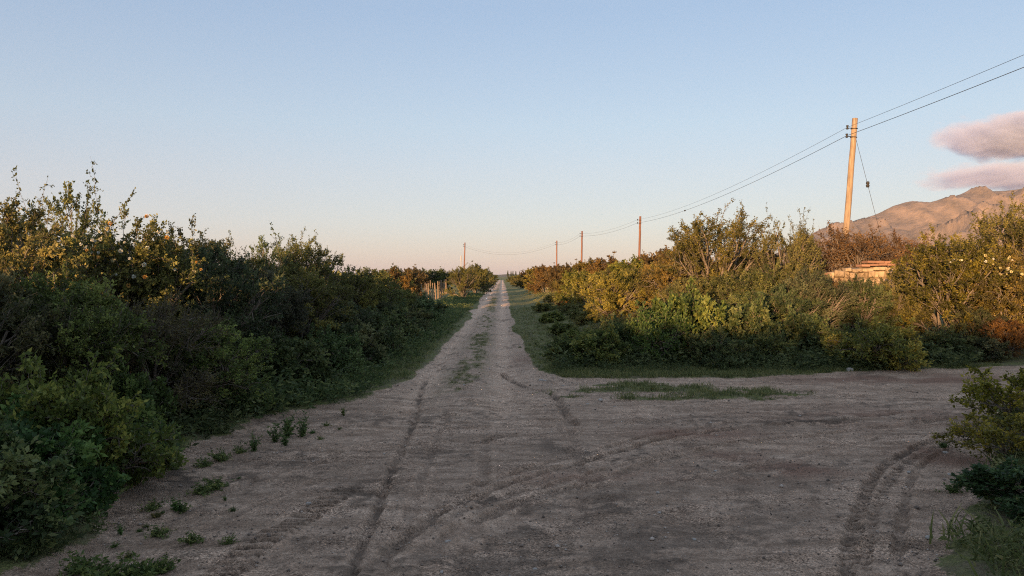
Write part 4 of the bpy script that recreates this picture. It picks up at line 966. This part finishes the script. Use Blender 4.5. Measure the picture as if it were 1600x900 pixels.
def pole(i):
    top = POLES[i]; b = np.array(BASES[i]); b[2] = hz(b[0], b[1]) - 0.3
    t = thing('utility_pole', pole_labels[i], 'utility pole', tuple(b), 0, 'poles of the utility line')
    d = top - b; n = 16; T = np.linspace(0, 1, n); rng = np.random.default_rng(i)
    pts = d[None] * T[:, None]; pts[1:-1, :2] += rng.normal(0, 0.006, (n - 2, 2))
    pts = np.concatenate([pts, pts[-1:] + unit(d) * 0.001]); rad = np.concatenate([0.12 - 0.028 * T, [0.001]])
    v, q = tubes(pts[None], rad[None], 14)
    obj('shaft', np_mesh('pole_shaft', v, q, smooth=True), M['pole'] if i == 0 else M['pole_red'], t)
    ax = unit(d)
    att = []
    for k, dn in enumerate((0.33, 0.62)):
        c = d - ax * dn
        # bracket arm to the left with a porcelain-like spool
        L = 0.24
        v, q = tubes(np.array([[c + [0.08, 0, 0], c + [-L, 0, -0.01]]]), np.array([[0.014, 0.014]]), 6)
        br = obj('bracket', np_mesh('bracket', v, q), M['iron'], t)
        v, q = lathe([(0.0, -0.07), (0.035, -0.07), (0.045, -0.04), (0.028, -0.02), (0.03, 0.0), (0.028, 0.02), (0.045, 0.04), (0.04, 0.07), (0, 0.075)], 10)
        ins = obj('insulator', np_mesh('insulator', v + c + [-L, 0, 0.02], q, smooth=True), M['iron'], br)
        att.append(b + c + [-L, 0, 0.02])
    for k, dn in enumerate((0.36, 0.66)):
        c = d - ax * dn; rr_ = 0.108; th = np.linspace(0, 2 * np.pi, 15)
        ring = np.stack([c[0] + np.cos(th) * rr_, c[1] + np.sin(th) * rr_, np.full(15, c[2])], 1)
        v, q = tubes(ring[None], np.full((1, 15), 0.012), 5); obj('band', np_mesh('band', v, q), M['iron'], t)
    ATT.append(att)
for i in range(5): pole(i)

def sagged(a, b, s, n=24):
    T = np.linspace(0, 1, n)[:, None]; p = a * (1 - T) + b * T; p[:, 2] -= (4 * s * T * (1 - T))[:, 0]; return p
sags = [0.5, 0.35, 0.35, 1.5]
BACK = [np.array([11.6, -16.0, 7.35 + 0.28]), np.array([11.6, -16.0, 7.35])]
for k, nm in enumerate(['upper thin wire of the utility line strung from pole to pole', 'lower thicker wire of the utility line strung from pole to pole']):
    seg = [sagged(BACK[k], ATT[0][k], 0.35)]
    for i in range(4): seg.append(sagged(ATT[i][k], ATT[i + 1][k], sags[i])[1:])
    pts = np.concatenate(seg); r_ = (0.0055, 0.0085)[k]
    v, q = tubes(pts[None], np.full((1, len(pts)), r_), 5)
    w = obj('power_wire', np_mesh('power_wire', v, q), M['cable']); tag(w, nm, 'wire')
    if k == 1:
        c = seg[1][12]
        v, q = lathe([(0, -0.11), (0.045, -0.1), (0.05, 0.0), (0.045, 0.1), (0, 0.11)], 8); v = v[:, [0, 2, 1]] + c
        obj('splice', np_mesh('splice', v, q), M['iron'], w)
# guy wire with its strain insulator
ga = POLES[0] - unit(POLES[0] - BASES[0]) * 0.7 + [0.1, 0, 0]
gb = P(1392, 432, 27.2); gb[2] = hz(gb[0], gb[1]) - 0.1
gb = np.array([ga[0] + (P(1366, 333, 27.0)[0] - ga[0]) * ((ga[2] - gb[2]) / (ga[2] - P(1366, 333, 27.0)[2])), 27.3, gb[2]])
v, q = tubes(np.stack([ga, (ga + gb) / 2 + [0, 0, -0.03], gb])[None], np.full((1, 3), 0.0065), 5)
gw = tag(obj('guy_wire', np_mesh('guy_wire', v, q), M['cable']), 'slanting guy wire holding the tall sunlit utility pole', 'wire')
f = (ga[2] - P(1358, 289, 27.0)[2]) / (ga[2] - gb[2]); c = ga + (gb - ga) * f
v, q = lathe([(0, -0.11), (0.05, -0.1), (0.062, -0.03), (0.04, 0), (0.062, 0.03), (0.05, 0.1), (0, 0.11)], 10)
obj('strain_insulator', np_mesh('strain_insulator', v + c, q, smooth=True), M['iron'], gw)
# pale post standing by the farthest pole
p = P(720.5, 432, 140); v, q = tubes(np.array([[[0, 0, -0.3], [0, 0, 2.0], [0, 0, 4.6], [0, 0, 4.9], [0, 0, 5.6]]]), np.array([[0.07, 0.06, 0.06, 0.11, 0.07]]), 8)
tag(obj('post', np_mesh('post', v, q), plain_mat('pale_post', (0.4, 0.37, 0.34), (0.5, 0.47, 0.43), 5), None, (p[0], 140, hz(p[0], 140))), 'short pale post beside the utility pole across the road', 'post')

# ------------------------------------------------------------------ ruined wall of rubble and brick
M['wstone'] = plain_mat('rubble_stone', (0.24, 0.18, 0.115), (0.46, 0.35, 0.23), 7, 0.95, 0.6, objrand=0.25)
M['brick'] = plain_mat('red_brick', (0.25, 0.135, 0.09), (0.38, 0.22, 0.15), 12, 0.9, 0.4, objrand=0.2)
M['mortar'] = plain_mat('earth_mortar', (0.22, 0.165, 0.105), (0.34, 0.26, 0.175), 9, 0.95, 0.6)
def ruined_wall():
    x0, y0 = U(1278, 22.6), 22.6; zb = hz(x0 + 1, y0)
    t = thing('ruined_wall', 'crumbling rubble stone wall topped with red bricks in the thicket', 'wall', (x0, y0, zb), R(3))
    rng = np.random.default_rng(12); Wd = 3.3
    def top(x): return np.interp(x, [0, 0.25, 0.7, 1.6, 1.9, 3.3], [1.55, 1.72, 1.85, 1.93, 1.95, 1.95])
    v, q = box_v(Wd - 0.06, 0.3, 1.66); obj('mortar_core', np_mesh('mortar_core', v + [Wd / 2, 0.17, 0.78], q), M['mortar'], t)
    z = -0.1; row = 0
    while z < 1.9:
        hgt = rng.uniform(0.07, 0.2); x = -rng.uniform(0, 0.15)
        while x < Wd:
            w = rng.uniform(0.12, 0.42)
            if z + hgt * 0.6 < top(x + w / 2):
                import bmesh
                bm = bmesh.new(); bmesh.ops.create_cube(bm, size=1)
                bmesh.ops.bevel(bm, geom=bm.edges[:], offset=0.14, segments=1, affect='EDGES')
                for vv in bm.verts:
                    vv.co = Vector(((vv.co.x + rng.uniform(-.05, .05)) * (w - 0.015), (vv.co.y + rng.uniform(-.05, .05)) * 0.34, (vv.co.z + rng.uniform(-.05, .05)) * (hgt - 0.012)))
                me = bpy.data.meshes.new('stone'); bm.to_mesh(me); bm.free()
                obj('stone', me, M['wstone'], t, (x + w / 2, 0.12 + rng.uniform(-0.06, 0.05), z + hgt / 2 + rng.uniform(-0.03, 0.03))).rotation_euler = (rng.normal(0, .05), rng.normal(0, .09), rng.normal(0, .08))
            x += w
        z += hgt
    import bmesh
    bm = bmesh.new(); bmesh.ops.create_cube(bm, size=1); bmesh.ops.bevel(bm, geom=bm.edges[:], offset=0.03, segments=1, affect='EDGES')
    bme = bpy.data.meshes.new('brick'); bm.to_mesh(bme); bm.free(); bme.materials.append(M['brick'])
    def brick(x, y, zz, rz=0, s=(0.25, 0.36, 0.065)):
        o = obj('brick', bme, None, t, (x, y, zz)); o.scale = s; o.rotation_euler = (rng.uniform(-.03, .03), rng.uniform(-.03, .03), rz + rng.uniform(-.05, .05))
    for i in range(10):
        x = 0.12 + i * 0.262
        if i in (1, 2, 3, 4): continue
        brick(x, 0.13, top(x) + 0.045)
    for i in range(3): brick(1.6 + i * 0.262, 0.13, top(2) + 0.118)
    for i in range(3): brick(0.05 + i * .05, 0.1, 1.56 + .07 * i, 0.3)
ruined_wall()

# ------------------------------------------------------------------ stake fence
M['stake'] = plain_mat('grey_stake_wood', (0.17, 0.12, 0.08), (0.30, 0.22, 0.155), 6, 0.9, 0.4, (4, 4, 0.6))
def fence():
    n = 17; rng = np.random.default_rng(2); a, b = np.array([-5.75, 49.0]), np.array([-6.9, 81.0])
    z0 = hz(*a); t = thing('stake_fence', 'fence of uneven wooden stakes and wire before the field', 'fence', (a[0], a[1], z0))
    tops = []
    for i in range(n):
        f = (i / (n - 1)) ** 1.0; p = a + (b - a) * f - a; hh = rng.uniform(1.25, 1.6); ln = rng.normal(0, 0.05, 2)
        zz = hz(*(a + p)) - z0
        pts = np.array([[p[0], p[1], zz - 0.2], [p[0] + ln[0] * .5, p[1] + ln[1] * .5, zz + hh * .5], [p[0] + ln[0], p[1] + ln[1], zz + hh], [p[0] + ln[0], p[1] + ln[1], zz + hh + 0.02]])
        v, q = tubes(pts[None], np.array([[0.04, 0.036, 0.034, 0.004]]) * rng.uniform(0.8, 1.25), 6)
        obj('stake', np_mesh('stake', v, q), M['stake'], t); tops.append((p, zz, ln, hh))
    for fz in (0.35, 0.75, 1.1):
        pts = np.array([[p[0] + ln[0] * fz / hh - 0.05, p[1], zz + fz] for p, zz, ln, hh in tops])
        v, q = tubes(pts[None], np.full((1, n), 0.004), 4); obj('wire', np_mesh('fence_wire', v, q), M['iron'], t)
fence()

# ------------------------------------------------------------------ poplars and scrub on the far plain
def poplar(u, v, y, label=None):
    rng = np.random.default_rng(int(u)); H = CAM_H + (432 - v) / F * y + 1
    n = 700; tt = rng.random(n); r_ = (0.10 * H) * np.sin(np.pi * np.clip(tt, 0.02, 1) ** 0.7) * np.sqrt(rng.random(n)); a = rng.uniform(0, 6.28, n)
    p = np.stack([np.cos(a) * r_, np.sin(a) * r_, H * (0.08 + 0.92 * tt)], 1)
    vv, q = leaves(p, rng.normal(0, .4, (n, 3)) + [0, 0, 1], np.full(n, H * 0.09), np.full(n, H * 0.045), rng)
    x = U(u, y); t = thing('poplar_tree', label, 'tree', (x, y, hz(x, y)), 0, 'far poplars')
    obj('crown', np_mesh('poplar', vv, q, attrs={'tint': np.full(len(vv), 0.3)}), M['dark'], t)
    w, q = tubes(np.array([[[0, 0, -0.5], [0, 0, H * .6]]]), np.array([[H * .014, H * .006]]), 6); obj('trunk', np_mesh('poplar_trunk', w, q), M['bark'], t)
for u, v in [(793.5, 425.0), (798.5, 426), (801.5, 425.5), (806, 426), (812, 426.5)]: poplar(u, v, 900, 'slim dark poplar on the skyline where the road vanishes')
def far_scrub():
    rng = np.random.default_rng(31); N = 1400
    y = 130 + rng.random(N) ** 1.5 * 900; x = rng.uniform(-1, 1, N) * 0.75 * y
    ok = np.abs(x - road_x(y)) > 4 + 0.01 * y; x, y = x[ok], y[ok]
    z = base_h(x, y); a = Acc(); k = 34
    for i in range(len(x)):
        s = rng.uniform(1.5, 3.2); d = unit(rng.normal(size=(k, 3))); d[:, 2] = np.abs(d[:, 2])
        p = d * rng.uniform(0.4, 1, (k, 1)) * [s * 1.2, s * 1.2, s * .8] + [x[i], y[i], z[i]]
        v, q = leaves(p, rng.normal(size=(k, 3)), np.full(k, s * .5), np.full(k, s * .3), rng)
        a.add(v, q, np.repeat(np.clip(rng.normal(.5, .2, k), 0, 1), 4))
    tag(obj('far_scrub', a.mesh('far_scrub'), M['olive']), 'distant scrub covering the plain to the horizon', 'scrub', kind='stuff')
far_scrub()
# evening haze over the plain
v, q = box_v(13400, 7800, 900)
hm, hnt, hns, hls = mat_new('evening_haze'); ho = node(hns, 'ShaderNodeOutputMaterial'); hv = node(hns, 'ShaderNodeVolumePrincipled')
hv.inputs['Color'].default_value = (0.86, 0.86, 0.92, 1); hv.inputs['Density'].default_value = 2.6e-5; hls.new(hv.outputs[0], ho.inputs['Volume'])
tag(obj('haze', np_mesh('haze', v + [0, 2680, 444], q), hm), 'thin evening haze over the plain and mountain', 'haze', kind='stuff')
print('total', _t.time() - _t0, 'tris', sum(len(m.loops) // 2 for m in bpy.data.meshes))
